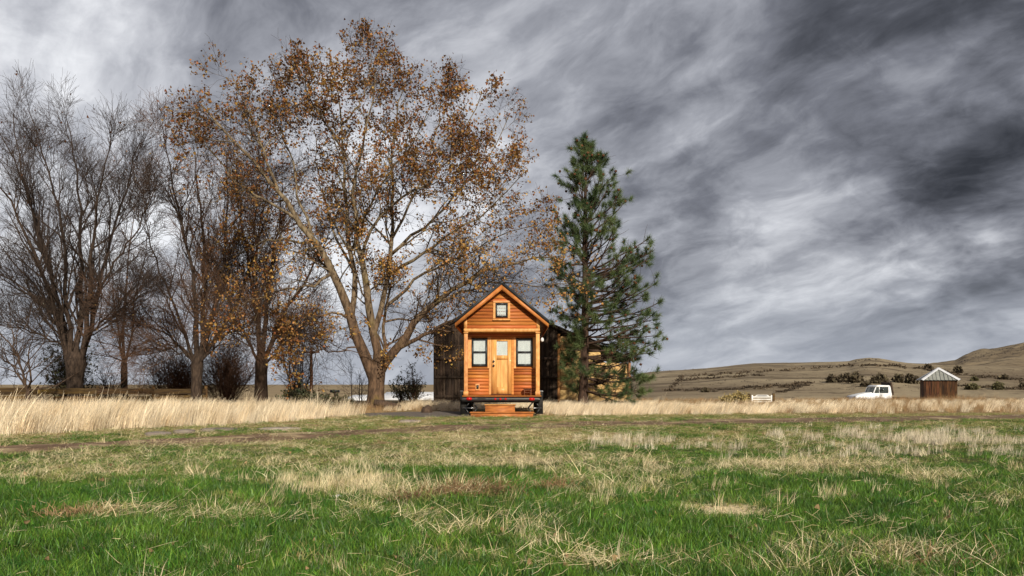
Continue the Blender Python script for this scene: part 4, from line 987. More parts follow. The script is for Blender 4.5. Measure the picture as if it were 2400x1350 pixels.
def shed():
    Y = 75.; s = Y/F; gx = (2204-CX)*s; g = float(gz(gx, Y))
    t = thing('plank_shed', 'small brown plank shed with light grey metal pyramid roof beside the truck', 'shed', (gx, Y, g), R(-20))
    w = 1.40; d = 2.5; zt = CZ+(HY-891)*s-g; za = CZ+(HY-863)*s-g
    n = 13; pw = 2*w/n
    for i in range(n): cube('plank', M['shedwood'], -w+i*pw+.008, -w+(i+1)*pw-.008, -.03-random.uniform(0, .025), 0, random.uniform(-.05, .1), zt, t)
    for sx in (-1, 1):
        for i in range(12): cube('plank', M['shedwood'], sx*w-(.03 if sx > 0 else 0), sx*w+(.03 if sx < 0 else 0), .01+i*d/12, (i+1)*d/12-.01, 0, zt, t)
    m = MB(); m.box(-w+.04, w-.04, d-.03, d, 0, zt); m.build('back_wall', M['shedwood'], t)
    m = MB(); m.box(-w+.04, w-.04, .03, .05, 0, zt); m.build('inner_lining', M['shedwood'], t)
    e = .20; A = np.array([0, d/2, za]); C = [np.array(c) for c in ((-w-e, -e, zt-.02), (w+e, -e, zt-.02), (w+e, d+e, zt-.02), (-w-e, d+e, zt-.02))]
    for k in range(4):
        a, b = C[k], C[(k+1) % 4]; nn = 10
        nrm = np.cross(b-a, A-a); nrm /= np.linalg.norm(nrm)
        for i in range(nn):                                # ribbed roof sheets
            f0, f1 = i/nn, (i+1)/nn
            p0, p1 = a+(b-a)*f0, a+(b-a)*f1
            h = lambda f: 1-abs(2*f-1)
            u0, u1 = (a+b)/2+(b-a)*(f0-.5)+(A-(a+b)/2)*h(f0), (a+b)/2+(b-a)*(f1-.5)+(A-(a+b)/2)*h(f1)
            m = MB(); rb = nrm*.05; V = [p0, p1, u1, u0, p0*.97+p1*.03+rb, p0*.82+p1*.18+rb, u0*.82+u1*.18+rb, u0*.97+u1*.03+rb]
            m.add(V, [(0, 1, 2, 3), (4, 5, 6, 7), (0, 4, 7, 3), (5, 1, 2, 6)]); m.build('roof_sheet', M['shedroof'], t)
        bb = C[k]; m = MB(); dirv = A-bb; L = np.linalg.norm(dirv)
        sd = np.cross(dirv, (0, 0, 1)); sd /= np.linalg.norm(sd); upv = np.cross(sd, dirv); upv /= np.linalg.norm(upv)
        o = .06; wd = .22
        V = [bb+sd*wd-upv*(wd*.30-o), bb+upv*(o+.06), bb-sd*wd-upv*(wd*.30-o), A+sd*wd*.8-upv*(wd*.30-o), A+upv*(o+.06), A-sd*wd*.8-upv*(wd*.30-o)]
        m.add(V, [(0, 1, 4, 3), (1, 2, 5, 4)]); m.build('hip_cap', M['tin'], t)
shed()
def gate():
    Y = 44.; s = Y/F; x0 = (1763-CX)*s; x1 = (1808-CX)*s; g = float(gz(x0, Y))
    t = thing('field_gate', 'small white boarded gate standing in the dry grass right of the pine', 'gate', ((x0+x1)/2, Y, g))
    h = (x1-x0)/2; zz = lambda y: CZ+(HY-y)*s-g
    for y in (930.5, 936, 941.5): cube('rail', M['white'], -h, h, -.02, .02, zz(y)-.030, zz(y)+.030, t)
    m = MB(); m.prism_y([(-h+.12, zz(929)), (-h+.25, zz(925.5)), (h-.2, zz(925.5)), (h-.1, zz(929)), (h-.17, zz(929)), (h-.25, zz(926.8)), (-h+.3, zz(926.8)), (-h+.2, zz(929))][::-1], -.015, .015); m.build('top_brace', M['white'], t)
    for q in (-1, 1): cube('stile', M['white'], q*h-.035, q*h+.035, -.024, .024, .0, zz(926), t)
    tag(cube('gate_post', M['fence'], x1+.05, x1+.17, Y-.06, Y+.06, g-.1, CZ+(HY-922)*s, None), 'dark timber post at the right end of the white gate', 'post')
    tag(cube('gate_post', M['fence'], x0-.22, x0-.10, Y-.06, Y+.06, g-.1, CZ+(HY-923)*s, None), 'dark timber post at the left end of the white gate', 'post')
gate()
shrub('rabbitbrush', 'rounded yellow-tipped rabbitbrush left of the white gate', 1738, 945, 919, 26, 43., 34, 6, M['sage'], M['rabbit'], 1500, (.05, .11), spread=(10, 65), rstem=.012, stuffname='flower_tips')
shrub('rabbitbrush', 'lower grey-yellow rabbitbrush farther left of the white gate', 1704, 945, 926, 18, 42., 26, 6, M['sage'], M['rabbit'], 900, (.05, .10), spread=(10, 65), rstem=.012, stuffname='flower_tips')
# bushes on the slope behind
spots = [(1953, 898, 880, 18, 'roundest dark bush at the left end of the bush row on the slope'), (1980, 897, 880, 14, 'dark bush second from the left in the slope bush row'), (2003, 899, 878, 17, 'tall dark bush third from the left in the slope bush row'),
         (2050, 900, 884, 12, 'low dark bush behind the truck windshield'), (2068, 898, 880, 15, 'dark bush just behind the truck cab roof'), (2108, 899, 880, 14, 'dark bush between the truck and shed, nearer the truck'), (2135, 900, 879, 17, 'dark bush close to the shed left wall'),
         (2173, 868, 858, 9, 'small round dark bush on the slope above the shed, left of its peak'), (2248, 876, 863, 10, 'round dark bush on the slope right of the shed roof'), (2351, 892, 883, 7, 'small dark bush high on the slope far right'),
         (2272, 916, 899, 14, 'grey bush on the flat right of the shed'), (2338, 913, 898, 11, 'dark grey bush on the flat farther right of the shed'), (2397, 912, 900, 9, 'dark bush at the right picture edge'), (2031, 908, 898, 8, 'small brown bush left of the truck cab'), (1650, 921, 913, 8, 'tiny lone bush on the tan slope left of the gate'), (2285, 895, 889, 6, 'tiny pale bush on the slope right of the shed')]
for px, y0, y1, hw, lab in spots:
    b = hz(px, y0-2); Y = b[1]
    shrub('slope_bush', lab, px, y0, y1+1, hw*.8, Y, 16, 6, M['bush'], M['sage'] if 'grey' in lab or 'pale' in lab else M['bush'], 520, (.0025*Y, .006*Y), spread=(15, 70), rstem=.00035*Y, base=b-np.array([0, 0, .1]), cat='bush', group='bushes on the hillside', k3=2)
# rows of dark sage along the old field lines on the slope, and loose tufts
def sage_rows():
    m = MB()
    lines = [[(1595, 884), (1700, 877), (1840, 868), (2000, 858), (2080, 858), (2180, 868), (2260, 880), (2400, 893), (2600, 900)],
             [(1600, 892), (1720, 884), (1790, 879)], [(1575, 912), (1590, 895), (1602, 882)], [(1560, 916), (1700, 915), (1830, 907), (1900, 897)],
             [(1740, 911), (1800, 906), (1880, 905)], [(2240, 905), (2330, 910), (2420, 914)], [(1820, 921), (1860, 912), (1893, 902)]]
    for L in lines:
        L = np.array(L, float); n = int(np.abs(np.diff(L[:, 0])).sum()+np.abs(np.diff(L[:, 1])).sum())
        tt = np.linspace(0, len(L)-1, n); X = np.interp(tt, np.arange(len(L)), L[:, 0]); Yy = np.interp(tt, np.arange(len(L)), L[:, 1])
        for x, y in zip(X, Yy+1.5*np.sin(X*.11)):
            if rng.random() < .15: continue
            b = hz(x, y); k = 7; sz = .00105*b[1]*rng.uniform(.6, 1.8)
            add_leaves(m, b+rng.normal(0, sz*.9, (k, 3))*np.array([1.3, 1.3, .45])+np.array([0, 0, sz*.5]), np.full(k, sz*1.5), LEAF4, LEAF4F)
    for i in range(520):
        x = rng.uniform(1560, 2460); y = rng.uniform(862, 915)
        b = hz(x, y)
        if abs(CX+F*b[0]/b[1]-x) > 4 or abs(HY-F*(b[2]-CZ)/b[1]-y) > 4: continue
        k = 5; sz = .0009*b[1]*rng.uniform(.4, 1.2); add_leaves(m, b+rng.normal(0, sz*.8, (k, 3))*np.array([1.5, 1.3, .4])+np.array([0, 0, sz*.4]), np.full(k, sz*1.3), LEAF4, LEAF4F)
    tag(m.build('sagebrush', M['sagerow']), 'dark sagebrush lines and tufts scattered over the tan hillside', 'sagebrush', kind='stuff')
sage_rows()
def rim_rocks():
    m = MB(); T = np.array([(-1, -.6, 0), (1, -.6, 0), (1, .6, 0), (-1, .6, 0), (-.7, -.4, 1), (.6, -.45, .8), (.7, .4, .9), (-.6, .4, 1)]); TF = np.array([(0, 1, 5, 4), (1, 2, 6, 5), (2, 3, 7, 6), (3, 0, 4, 7), (4, 5, 6, 7)])
    for g, n, f in ((hillgrid2, 420, lambda: (rng.uniform(2255, 2420),)), (hillgrid, 70, lambda: (rng.uniform(2000, 2062),))):
        for i in range(n):
            x = f()[0]
            if g is hillgrid2: cy = np.interp(x, [p[0] for p in RIDGE2], [p[1] for p in RIDGE2]); y = cy+abs(rng.normal(0, 7))+rng.uniform(0, 3)*0+(8 if rng.random() < .3 else 0)
            else: cy = np.interp(x, [p[0] for p in RIDGE], [p[1] for p in RIDGE]); y = cy+abs(rng.normal(0, 2.0))+.5
            b = hz(x, y, g); sz = b[1]/F*rng.uniform(.7, 2.4); a = rng.uniform(0, 3.14); c, s = math.cos(a), math.sin(a)
            V = T*np.array([sz*rng.uniform(.8, 2.2), sz, sz*rng.uniform(.5, 1.0)]); V = np.stack([V[:, 0]*c-V[:, 1]*s, V[:, 0]*s+V[:, 1]*c, V[:, 2]-.25*sz], -1)+b
            m.add(V, TF)
    tag(m.build('rim_rock', M['rock']), 'dark broken rim rock along the crests of the hills', 'rock', kind='stuff')
rim_rocks()
# distant white-roofed farm buildings left of the barn
def farm(name, label, x0, x1, ytop, yeave, Y, D, gable=False):
    s = Y/F; xa, xb = (x0-CX)*s, (x1-CX)*s; g = float(gz((xa+xb)/2, Y)); t = thing(name, label, 'building', ((xa+xb)/2, Y, g)); w = (xb-xa)/2
    za, ze = CZ+(HY-ytop)*s-g, CZ+(HY-yeave)*s-g
    if not gable:
        m = MB(); m.prism_x([(0, ze), (D, za+.0), (2*D, ze), (2*D, ze-.12), (D, za-.12), (0, ze-.12)], -w-.3, w+.3); m.build('roof', M['tin'], t)
        m = MB(); m.prism_x([(.2, 0), (2*D-.2, 0), (2*D-.2, ze-.1), (D, za-.14), (.2, ze-.1)][::1], -w, w); m.build('wall', M['barn'], t)
    else:
        m = MB(); m.prism_y([(-w, 0), (w, 0), (w, ze), (0, za-.1), (-w, ze)], 0, D); m.build('wall', M['white'], t)
        for q in (-1, 1):
            m = MB(); m.prism_y([(0, za-.05), (q*(w+.3), ze-.25), (q*(w+.3), ze-.1), (0, za+.1)][::(1 if q < 0 else -1)], -.3, D+.3); m.build('roof', M['tin'], t)
farm('farm_building', 'long low white metal roof far behind, right of the sycamore trunk', 893, 1040, 920, 935, 66., 5.0)
farm('farm_building', 'long low white metal roof far behind, left of the sycamore trunk', 812, 862, 927, 936, 74., 5.0)
# pole, distance sign and cable
def pole():
    Y = 46.; b = P(729, 900, Y); z1 = CZ+(HY-815)/F*Y
    t = thing('utility_pole', 'reddish wooden pole rising behind the dark green mound', 'pole', (b[0], Y, 0))
    m = MB(); m.tubes(np.array([[0, 0, -.2], [.02, 0, z1*.5], [0, 0, z1]]), np.array([.10, .09, .075]), 8, cap=True); m.build('shaft', M['pole'], t)
    cube('crossarm', M['pole'], -.5, .5, -.13, -.076, z1-.3, z1-.2, t)
    x = np.linspace(0, 1, 16); e = P(870, 917, 70.)
    a = np.array([b[0]+.3, Y, CZ+(HY-872)/F*Y]); pts = a+(e-a)*x[:, None]; pts[:, 2] -= .25*np.sin(np.pi*x)
    m = MB(); m.tubes(pts, np.full(16, .012), 3); tag(m.build('overhead_cable', M['steel']), 'thin sagging cable from the reddish pole to the far buildings', 'cable')
pole()
b = P(785, 921, 60.); m = MB(); m.box(-.32, .32, -.2, .2, .96, 1.16); t_ = thing('sign_box', 'small dark box on a post far left of the sycamore', 'box', (b[0], 60., float(gz(b[0], 60.))))
m.build('box', M['steel'], t_); m = MB(); m.box(-.05, .05, -.05, .05, 0, .958); m.build('post', M['steel'], t_)

# ------------------------------------------------------------------ log, stump, stones near the house
def rock(name, label, cat, x, y, Y, sx, sy, sz, mat, seed, rz=0., group=None, flat=False):
    r = np.random.default_rng(seed); n, k = 14, 8
    th_ = np.linspace(0, 2*np.pi, n, endpoint=False); ph = np.linspace(-.5*np.pi, .5*np.pi, k); A, B = np.meshgrid(th_, ph)
    e = .35 if flat else .8
    sg = lambda v: np.sign(v)*np.abs(v)**e
    V = np.stack([np.cos(A)*np.cos(B), np.sin(A)*np.cos(B), sg(np.sin(B))], -1).reshape(-1, 3)
    V *= (1+.35*(fbm(V[:, 0]*2+seed, V[:, 1]*2+V[:, 2]*1.7, seed, 3)-.5))[:, None]; V *= np.array([sx, sy, sz])
    m = MB(); i = (np.arange(k-1)[:, None]*n+np.arange(n)[None]); j = (np.arange(k-1)[:, None]*n+(np.arange(n)+1)[None] % n)
    m.add(V, np.stack([i, j, j+n, i+n], -1).reshape(-1, 4))
    o = m.build(name, mat, None, smooth=not flat, loc=(x, Y, float(gz(x, Y))+sz*(.35 if not flat else .45))); o.rotation_euler = (0, 0, rz); return tag(o, label, cat, group)
def at(x, y): X, Y = GP(x, y); return X, Y
X, Y = at(1001, 968); rock('cut_log', 'dark rounded log end at the gravel edge left of the house', 'log', X, 0, Y, .20, .30, .20, M['bark_dark'], 4)
X, Y = at(908, 955); m = MB(); m.tubes(np.array([[-.45, 0, .28], [-.1, .05, .22], [.3, .02, .14], [.6, 0, .08]]), np.array([.12, .14, .13, .10]), 9, cap=True); tag(m.build('fallen_log', M['bark_dark'], loc=(X+.3, Y-2.5, 0)), 'short dark log lying against the sycamore foot', 'log')
slabs = [(372, 1019, .62, .34, 'flat grey stone slab at the left end of the stone row by the track'), (432, 1015, .52, .30, 'flat grey stone slab second from the left by the track'), (515, 1012, .85, .34, 'longest flat grey stone slab, middle of the row by the track'), (655, 1008, 1.1, .28, 'thin pale stone slab at the right of the row by the track'), (960, 990, .7, .3, 'flat pale stone on the grass in front of the gravel')]
for i, (x, y, a, b_, lab) in enumerate(slabs):
    X, Y = at(x, y); rock('stone_slab', lab, 'stone', X, 0, Y, a*.42, b_*.8, .055, M['stone'], 60+i, .3, 'flat stones by the track', True)

# ------------------------------------------------------------------ grasses
def blades(n, rad, h, w, lean, curve, segs=3, r=None, spreadlean=.25, tipw=.1):
    az = r.uniform(0, 2*np.pi, n); q = rad*np.sqrt(r.random(n)); base = np.stack([q*np.cos(az), q*np.sin(az), np.zeros(n)], -1)
    H = r.uniform(h[0], h[1], n); ld = np.stack([r.normal(lean[0], spreadlean, n), r.normal(lean[1], spreadlean, n), np.zeros(n)], -1)
    cv = r.uniform(curve[0], curve[1], n)
    t = np.linspace(0, 1, segs+1)
    c = base[:, None]+H[:, None, None]*(np.array([0, 0, 1.])*t[None, :, None]*(1-.18*(cv[:, None, None]*t[None, :, None]**2)) + ld[:, None]*(t[None, :, None]*.5+cv[:, None, None]*t[None, :, None]**2))
    wa = r.uniform(0, np.pi, n); sd = np.stack([np.cos(wa), np.sin(wa), np.zeros(n)], -1)
    W = r.uniform(w[0], w[1], n)[:, None]*(tipw+(1-tipw)*(1-t[None]**1.5))
    V = np.stack([c-sd[:, None]*W[..., None]/2, c+sd[:, None]*W[..., None]/2], 2).reshape(n, -1, 3)
    k = (segs+1)*2; f = np.array([(2*s, 2*s+1, 2*s+3, 2*s+2) for s in range(segs)])
    return V.reshape(-1, 3), (f[None]+(np.arange(n)*k)[:, None, None]).reshape(-1, 4)
def proto_coll(name, metas, mat):
    c = bpy.data.collections.new(name); r = np.random.default_rng(abs(hash(name)) % 1000 if False else len(name)*7)
    for i, specs in enumerate(metas):
        m = MB()
        for s in specs: m.add(*blades(r=r, **s))
        o = bpy.data.objects.new(name + '_clump', m.mesh(name + '_clump', mat)); c.objects.link(o)
    return c, len(metas)
def scatter(name, coll, X, Y, scale, rz, label, cat, tilt=.0, zoff=0.0):
    c, n = coll; N = len(X)
    me = bpy.data.meshes.new(name); me.vertices.add(N)
    Z = gz(X, Y)+zoff; me.vertices.foreach_set('co', np.stack([X, Y, Z], -1).astype(np.float32).ravel())
    a = me.attributes.new('rot', 'FLOAT_VECTOR', 'POINT'); a.data.foreach_set('vector', np.stack([rng.normal(0, tilt+1e-6, N), rng.normal(0, tilt+1e-6, N), rz], -1).astype(np.float32).ravel())
    a = me.attributes.new('scl', 'FLOAT_VECTOR', 'POINT'); sc3 = np.asarray(scale); sc3 = np.repeat(sc3[:, None], 3, 1) if sc3.ndim == 1 else sc3
    a.data.foreach_set('vector', sc3.astype(np.float32).ravel())
    a = me.attributes.new('idx', 'INT', 'POINT'); a.data.foreach_set('value', rng.integers(0, n, N).astype(np.int32))
    o = link(name, me)
    g = bpy.data.node_groups.new(name+'_nodes', 'GeometryNodeTree'); g.is_modifier = True
    g.interface.new_socket('Geometry', in_out='INPUT', socket_type='NodeSocketGeometry'); g.interface.new_socket('Geometry', in_out='OUTPUT', socket_type='NodeSocketGeometry')
    gi = g.nodes.new('NodeGroupInput'); go = g.nodes.new('NodeGroupOutput'); iop = g.nodes.new('GeometryNodeInstanceOnPoints')
    ci = g.nodes.new('GeometryNodeCollectionInfo'); ci.inputs['Collection'].default_value = c; ci.inputs['Separate Children'].default_value = True; ci.inputs['Reset Children'].default_value = True
    def na(nm, ty):
        q = g.nodes.new('GeometryNodeInputNamedAttribute'); q.data_type = ty; q.inputs['Name'].default_value = nm; return q.outputs['Attribute']
    g.links.new(gi.outputs[0], iop.inputs['Points']); g.links.new(ci.outputs[0], iop.inputs['Instance']); iop.inputs['Pick Instance'].default_value = True
    g.links.new(na('idx', 'INT'), iop.inputs['Instance Index']); g.links.new(na('rot', 'FLOAT_VECTOR'), iop.inputs['Rotation']); g.links.new(na('scl', 'FLOAT_VECTOR'), iop.inputs['Scale'])
    g.links.new(iop.outputs[0], go.inputs[0])
    md = o.modifiers.new('scatter', 'NODES'); md.node_group = g
    return tag(o, label, cat, kind='stuff')

lawn = proto_coll('lawn', [[dict(n=110, rad=.13, h=(.018, .070), w=(.0026, .0046), lean=(.08, 0), curve=(.0, .8), segs=3, spreadlean=.5)] for _ in range(6)], M['grass'])
mixd = proto_coll('yellowed', [[dict(n=55, rad=.14, h=(.025, .075), w=(.003, .005), lean=(.1, 0), curve=(.2, 1.0), segs=3, spreadlean=.6)] for _ in range(5)], M['grass_mix'])
drys = proto_coll('drytuft', [[dict(n=34, rad=.13, h=(.03, .11), w=(.003, .005), lean=(.2, 0), curve=(.3, 1.6), segs=3, spreadlean=.8)] for _ in range(5)], M['straw'])
standing = proto_coll('standing', [[dict(n=22, rad=.10, h=(.10, .22), w=(.004, .007), lean=(.15, 0), curve=(.0, .5), segs=2, spreadlean=.3)] for _ in range(4)], M['straw'])
stub = proto_coll('stubble', [[dict(n=26, rad=.12, h=(.10, .24), w=(.005, .008), lean=(.12, 0), curve=(.0, .4), segs=2, spreadlean=.2)] for _ in range(4)], M['stubble'])
tall = proto_coll('tallgrass', [[dict(n=46, rad=.24, h=(.40, .70), w=(.006, .011), lean=(.38, 0), curve=(.1, .75), segs=5, spreadlean=.13, tipw=.35), dict(n=26, rad=.24, h=(.15, .40), w=(.006, .010), lean=(.3, 0), curve=(.2, 1.0), segs=4, spreadlean=.3)] for _ in range(6)], M['tallgrass'])
brown = proto_coll('brownweed', [[dict(n=36, rad=.22, h=(.18, .50), w=(.005, .010), lean=(.2, 0), curve=(.0, .6), segs=4, spreadlean=.3)] for _ in range(5)], M['browngrass'])

def ell(X, Y, cx, cy, rx, ry):                             # patch given where it lies on the ground
    px = CX+F*X/Y; py = HY+F*CZ/Y; return np.exp(-((px-cx)/rx)**2-((py-cy)/ry)**2)
DRY = [(830, 1142, 190, 22, .9), (1700, 1195, 95, 17, 1.1), (1870, 1092, 230, 18, .8), (1050, 1088, 220, 14, .5), (300, 1112, 220, 14, .5), (290, 1206, 110, 11, .7), (560, 1225, 150, 10, .5), (1100, 1162, 90, 12, .8), (1420, 1335, 180, 16, .4), (2280, 1185, 120, 10, .4), (1330, 1125, 70, 9, .6), (1050, 1245, 180, 9, .4), (2150, 1310, 200, 25, .3), (1250, 1080, 200, 10, .4), (2050, 1240, 150, 8, .3)]
def dryness(X, Y):
    d = .34*sstep(6.5, 15.5, Y+9.*(fbm(X*.35, Y*.35, 12, 3)-.5)) + 1.45*(fbm(X*.9, Y*.9, 5, 4)-.50)
    d = d+.28*sstep(10.5, 13.5, Y+2.5*(fbm(X*.5, Y*.5, 14, 3)-.5))*(1-sstep(0., 7., X+3*(fbm(X*.3, Y*.3, 15, 2)-.5)))
    for c in DRY: d = d+c[4]*ell(X, Y, *c[:4])
    return d
def field(n, y0, y1, p=2.0, margin=4.0):
    """points over the visible wedge of ground, thinning with distance"""
    u = rng.random(n); a = y0**(2-p) if p != 2 else 0
    Y = y0*(y1/y0)**u if p == 2 else (y0**(2-p)+(y1**(2-p)-y0**(2-p))*u)**(1/(2-p))
    X = rng.uniform(-1, 1, n)*(.70*Y+margin); return X, Y
HOUSE = lambda X, Y: ((np.abs(X-HX) < 1.25) & (Y > HYD-.2) & (Y < 31.2)) | ((np.abs(X-HX-.04) < 1.02) & (Y > HYD-.8) & (Y < HYD))
PAD = lambda X, Y: ((X+2.6)/2.4)**2+((Y-27.0)/2.2)**2 < 1
taller = proto_coll('tallstalk', [[dict(n=9, rad=.16, h=(.55, .95), w=(.006, .010), lean=(.40, 0), curve=(.1, .6), segs=5, spreadlean=.16, tipw=.6)] for _ in range(5)], M['tallgrass'])
def lawns():
    X, Y = field(37000, 2.6, 27., 1.35)
    td = track_d(X, Y)+.9*(fbm(X*.8, Y*.8, 61, 3)-.5); on = (td > -1.35) & (td < 1.15) & ((fbm(X*1.3, Y*1.3, 62, 3) < .60) | (np.abs(np.abs(td)-.7) < .35))
    d = dryness(X, Y); r = rng.random(len(X))
    bare = HOUSE(X, Y) | PAD(X, Y) | (on & (rng.random(len(X)) < .95))
    bare = bare | ((ell(X, Y, 1700, 1195, 95, 15) > .45))
    left_tall = (Y > tall_front(X)+.3)
    g = (~bare) & (r > d+.02) & (Y < 25) & ~left_tall & (rng.random(len(X)) < 1.0-.35*sstep(12, 20, Y))
    lush = (.45+1.15*fbm(X*.9, Y*.9, 33, 4))*rng.uniform(.65, 1.4, len(X))
    sz = (lush*(1.0+.35*sstep(8, 20, Y))); zf = 1-.62*sstep(6, 13, Y); sz = np.stack([sz, sz, sz*zf], -1)
    scatter('lawn_grass', lawn, X[g], Y[g], sz[g], rng.uniform(0, 6.28, g.sum()), 'short green grass over the near field', 'grass', .12)
    mm = (~bare) & ~g & (r > d-.35) & ~left_tall & (rng.random(len(X)) < np.interp(Y, [4, 9], [.6, 1.]))
    scatter('yellowed_grass', mixd, X[mm], Y[mm], (.9+.5*rng.random(mm.sum()))[:, None]*np.stack([1+.3*sstep(8, 20, Y[mm]), 1+.3*sstep(8, 20, Y[mm]), 1-.55*sstep(6, 13, Y[mm])], -1), rng.uniform(0, 6.28, mm.sum()), 'short yellowing grass mixed through the field', 'grass', .15)
    k = (~(HOUSE(X, Y) | PAD(X, Y))) & (r < np.where(on, .06, d*.50-.02)) & (ell(X, Y, 1700, 1195, 95, 15) < .3) & ~left_tall
    scatter('dry_tufts', drys, X[k], Y[k], (.8+.7*rng.random(k.sum()))[:, None]*np.stack([np.ones(k.sum()), np.ones(k.sum()), 1-.6*sstep(7, 14, Y[k])], -1), rng.uniform(-1.2, 1.2, k.sum()), 'flattened pale dry grass tufts in the field', 'dry grass', .2)
def tall_front(X):                                         # near edge of the tall grass
    left = np.interp(X, [-40, -14, -9.8, -7.4, -5.6, -5.0], [10.5, 13.2, 15.8, 18.3, 22.0, 25.5])
    right = np.interp(X, [.9, 1.6, 4, 8, 12, 18, 40], [24.8, 25.2, 25.9, 27.0, 27.8, 29.0, 33.])
    return np.where(X < -5.0, left, np.where(X > 1.0, right, 31.5))
lawns()
def talls():
    n = 15000; Y = rng.uniform(11, 44, n); X = rng.uniform(-36, 26, n)
    fr = tall_front(X)+.7*(fbm(X*.9, Y*.9, 71, 3)-.5)*2
    ok = (Y > fr) & (np.abs(X) < .72*Y+5) & ~HOUSE(X, Y) & ~PAD(X, Y)
    L = ok & (X < -5.0) & (Y < 31.5)
    depth_in = Y-fr; L &= rng.random(n) < np.where(depth_in < 4, 1.0, .75)
    mound = (X > -7.4) & (Y > 27.0)
    L &= ~mound
    Rr = ok & (X > 1.0) & (X < 12.5+2*(fbm(Y*.3, Y*0, 3, 2)-.5)) & (Y < 34)
    Ce = (X > -4.8) & (X <= -1.4) & (Y > 30.0) & (Y < 41) | (X > -1.4) & (X < 1.2) & (Y > 32) & (Y < 40) | (X > 0.5) & (X < 8) & (Y > 36) & (Y < 43)
    Ce &= rng.random(n) < .8
    s = np.where(L, rng.uniform(.85, 1.15, n), rng.uniform(.7, .95, n))*np.where(Ce & ~L & ~Rr, .95, 1.0)
    s = s*np.where(depth_in < .5, .75, 1.0)*np.where(X < -4, np.interp(Y, [12, 16, 22, 30], [.98, .94, .76, .58]), np.interp(Y, [25, 28, 32, 40], [.80, .68, .50, .42]))*(.45+1.1*fbm(X*1.6, Y*1.6, 99, 3))
    k = L | Rr | Ce
    rot = np.where(X < 0, rng.normal(-.1, .35, n), rng.normal(-.15, .30, n))
    sc3 = np.stack([s*np.where(X > 1, 1.25, 1.0), s, s*np.where(X > 1, .92, 1.05)], -1)
    scatter('tall_grass', tall, X[k], Y[k], sc3[k], rot[k], 'tall pale dry grass bending to the right in the wind', 'dry grass', .06)
    k3 = k & (rng.random(n) < .16) & (depth_in > .3); scatter('seed_stalks', taller, X[k3]+.1, Y[k3]+.1, s[k3]*rng.uniform(.85, 1.15, k3.sum()), rot[k3], 'taller pale seed stalks standing above the dry grass', 'dry grass', .1)
    n = 9000; Y = rng.uniform(24, 64, n); X = rng.uniform(-9, 46, n)
    fr = tall_front(X)+.8*(fbm(X*.7, Y*.7, 75, 3)-.5)*2
    A = (X > 10.5+2*rng.random(n)) & (Y > fr-.4) & (Y < 46) & (X < .72*Y+6)
    Bm = (X > -7.6) & (X < -3.0) & (Y > 26.6+.5*np.abs(X+5)) & (Y < 33.5) & ~PAD(X, Y)
    Cm = (X > 5) & (Y >= 36) & (Y < 60) & (rng.random(n) < .5)
    Dm = (X > 6) & (X < 13) & (Y > fr) & (Y < 33) & (fbm(X*.8, Y*.8, 81, 3) > .55)
    Em = (X > 24) & (X < 34) & (Y > 56) & (Y < 63.5)
    k = A | Bm | Cm | Dm | Em
    s = np.where(Em, rng.uniform(1.0, 1.7, n), np.where(Bm, rng.uniform(.35, .8, n), rng.uniform(.45, .85, n)*np.interp(Y, [26, 32, 40, 60], [1, .85, .65, .8])))
    scatter('brown_weeds', brown, X[k], Y[k], s[k], rng.uniform(-.8, .8, k.sum()), 'brown dry weeds along the far side of the track', 'weeds', .12)
    k2 = A & (rng.random(n) < .5); scatter('pale_weeds', tall, X[k2]+.3, Y[k2]+.2, (.50+.25*rng.random(k2.sum()))*np.interp(Y[k2], [26, 32, 42], [1., .75, .55]), rng.normal(0, .4, k2.sum()), 'pale grass stems among the brown weeds at right', 'dry grass', .08)
talls()
def stubbles():
    n = 3200
    px = np.concatenate([rng.normal(2230, 130, n//2), rng.normal(1980, 110, n//4), rng.normal(1780, 120, n//8), rng.normal(1480, 90, n//8)])
    py = np.concatenate([rng.normal(1042, 17, n//2), rng.normal(1030, 12, n//4), rng.normal(1055, 12, n//8), rng.normal(1040, 9, n//8)])
    k = (py > 1000) & (py < 1100); X, Y = GP(px[k], py[k])
    sel = rng.random(len(X)) < .42*sstep(.48, .66, fbm(X*1.3, Y*1.3, 91, 3))*np.where(px[k] > 1950, 1, .6)+.02
    X, Y = X[sel], Y[sel]
    scatter('grey_stubble', stub, X, Y, .40+.55*rng.random(len(X)), rng.normal(0, .3, len(X)), 'grey dead stubble stalks standing in the grass at right', 'stubble', .1)
    n = 260
    px = np.concatenate([rng.normal(700, 40, 24), rng.normal(800, 60, 46), rng.normal(870, 40, 20), rng.uniform(0, 2400, n)]); py = np.concatenate([rng.normal(1145, 8, 24), rng.normal(1148, 12, 46), rng.normal(1125, 12, 20), rng.uniform(1030, 1340, n)])
    X, Y = GP(px, py); sg = rng.random(len(X))
    scatter('standing_straw', standing, X, Y, np.where(py > 1200, .45, .8)*(.6+.6*sg), rng.normal(0, .6, len(X)), 'upright pale straw stalks poking out of the grass', 'straw', .15)
stubbles()
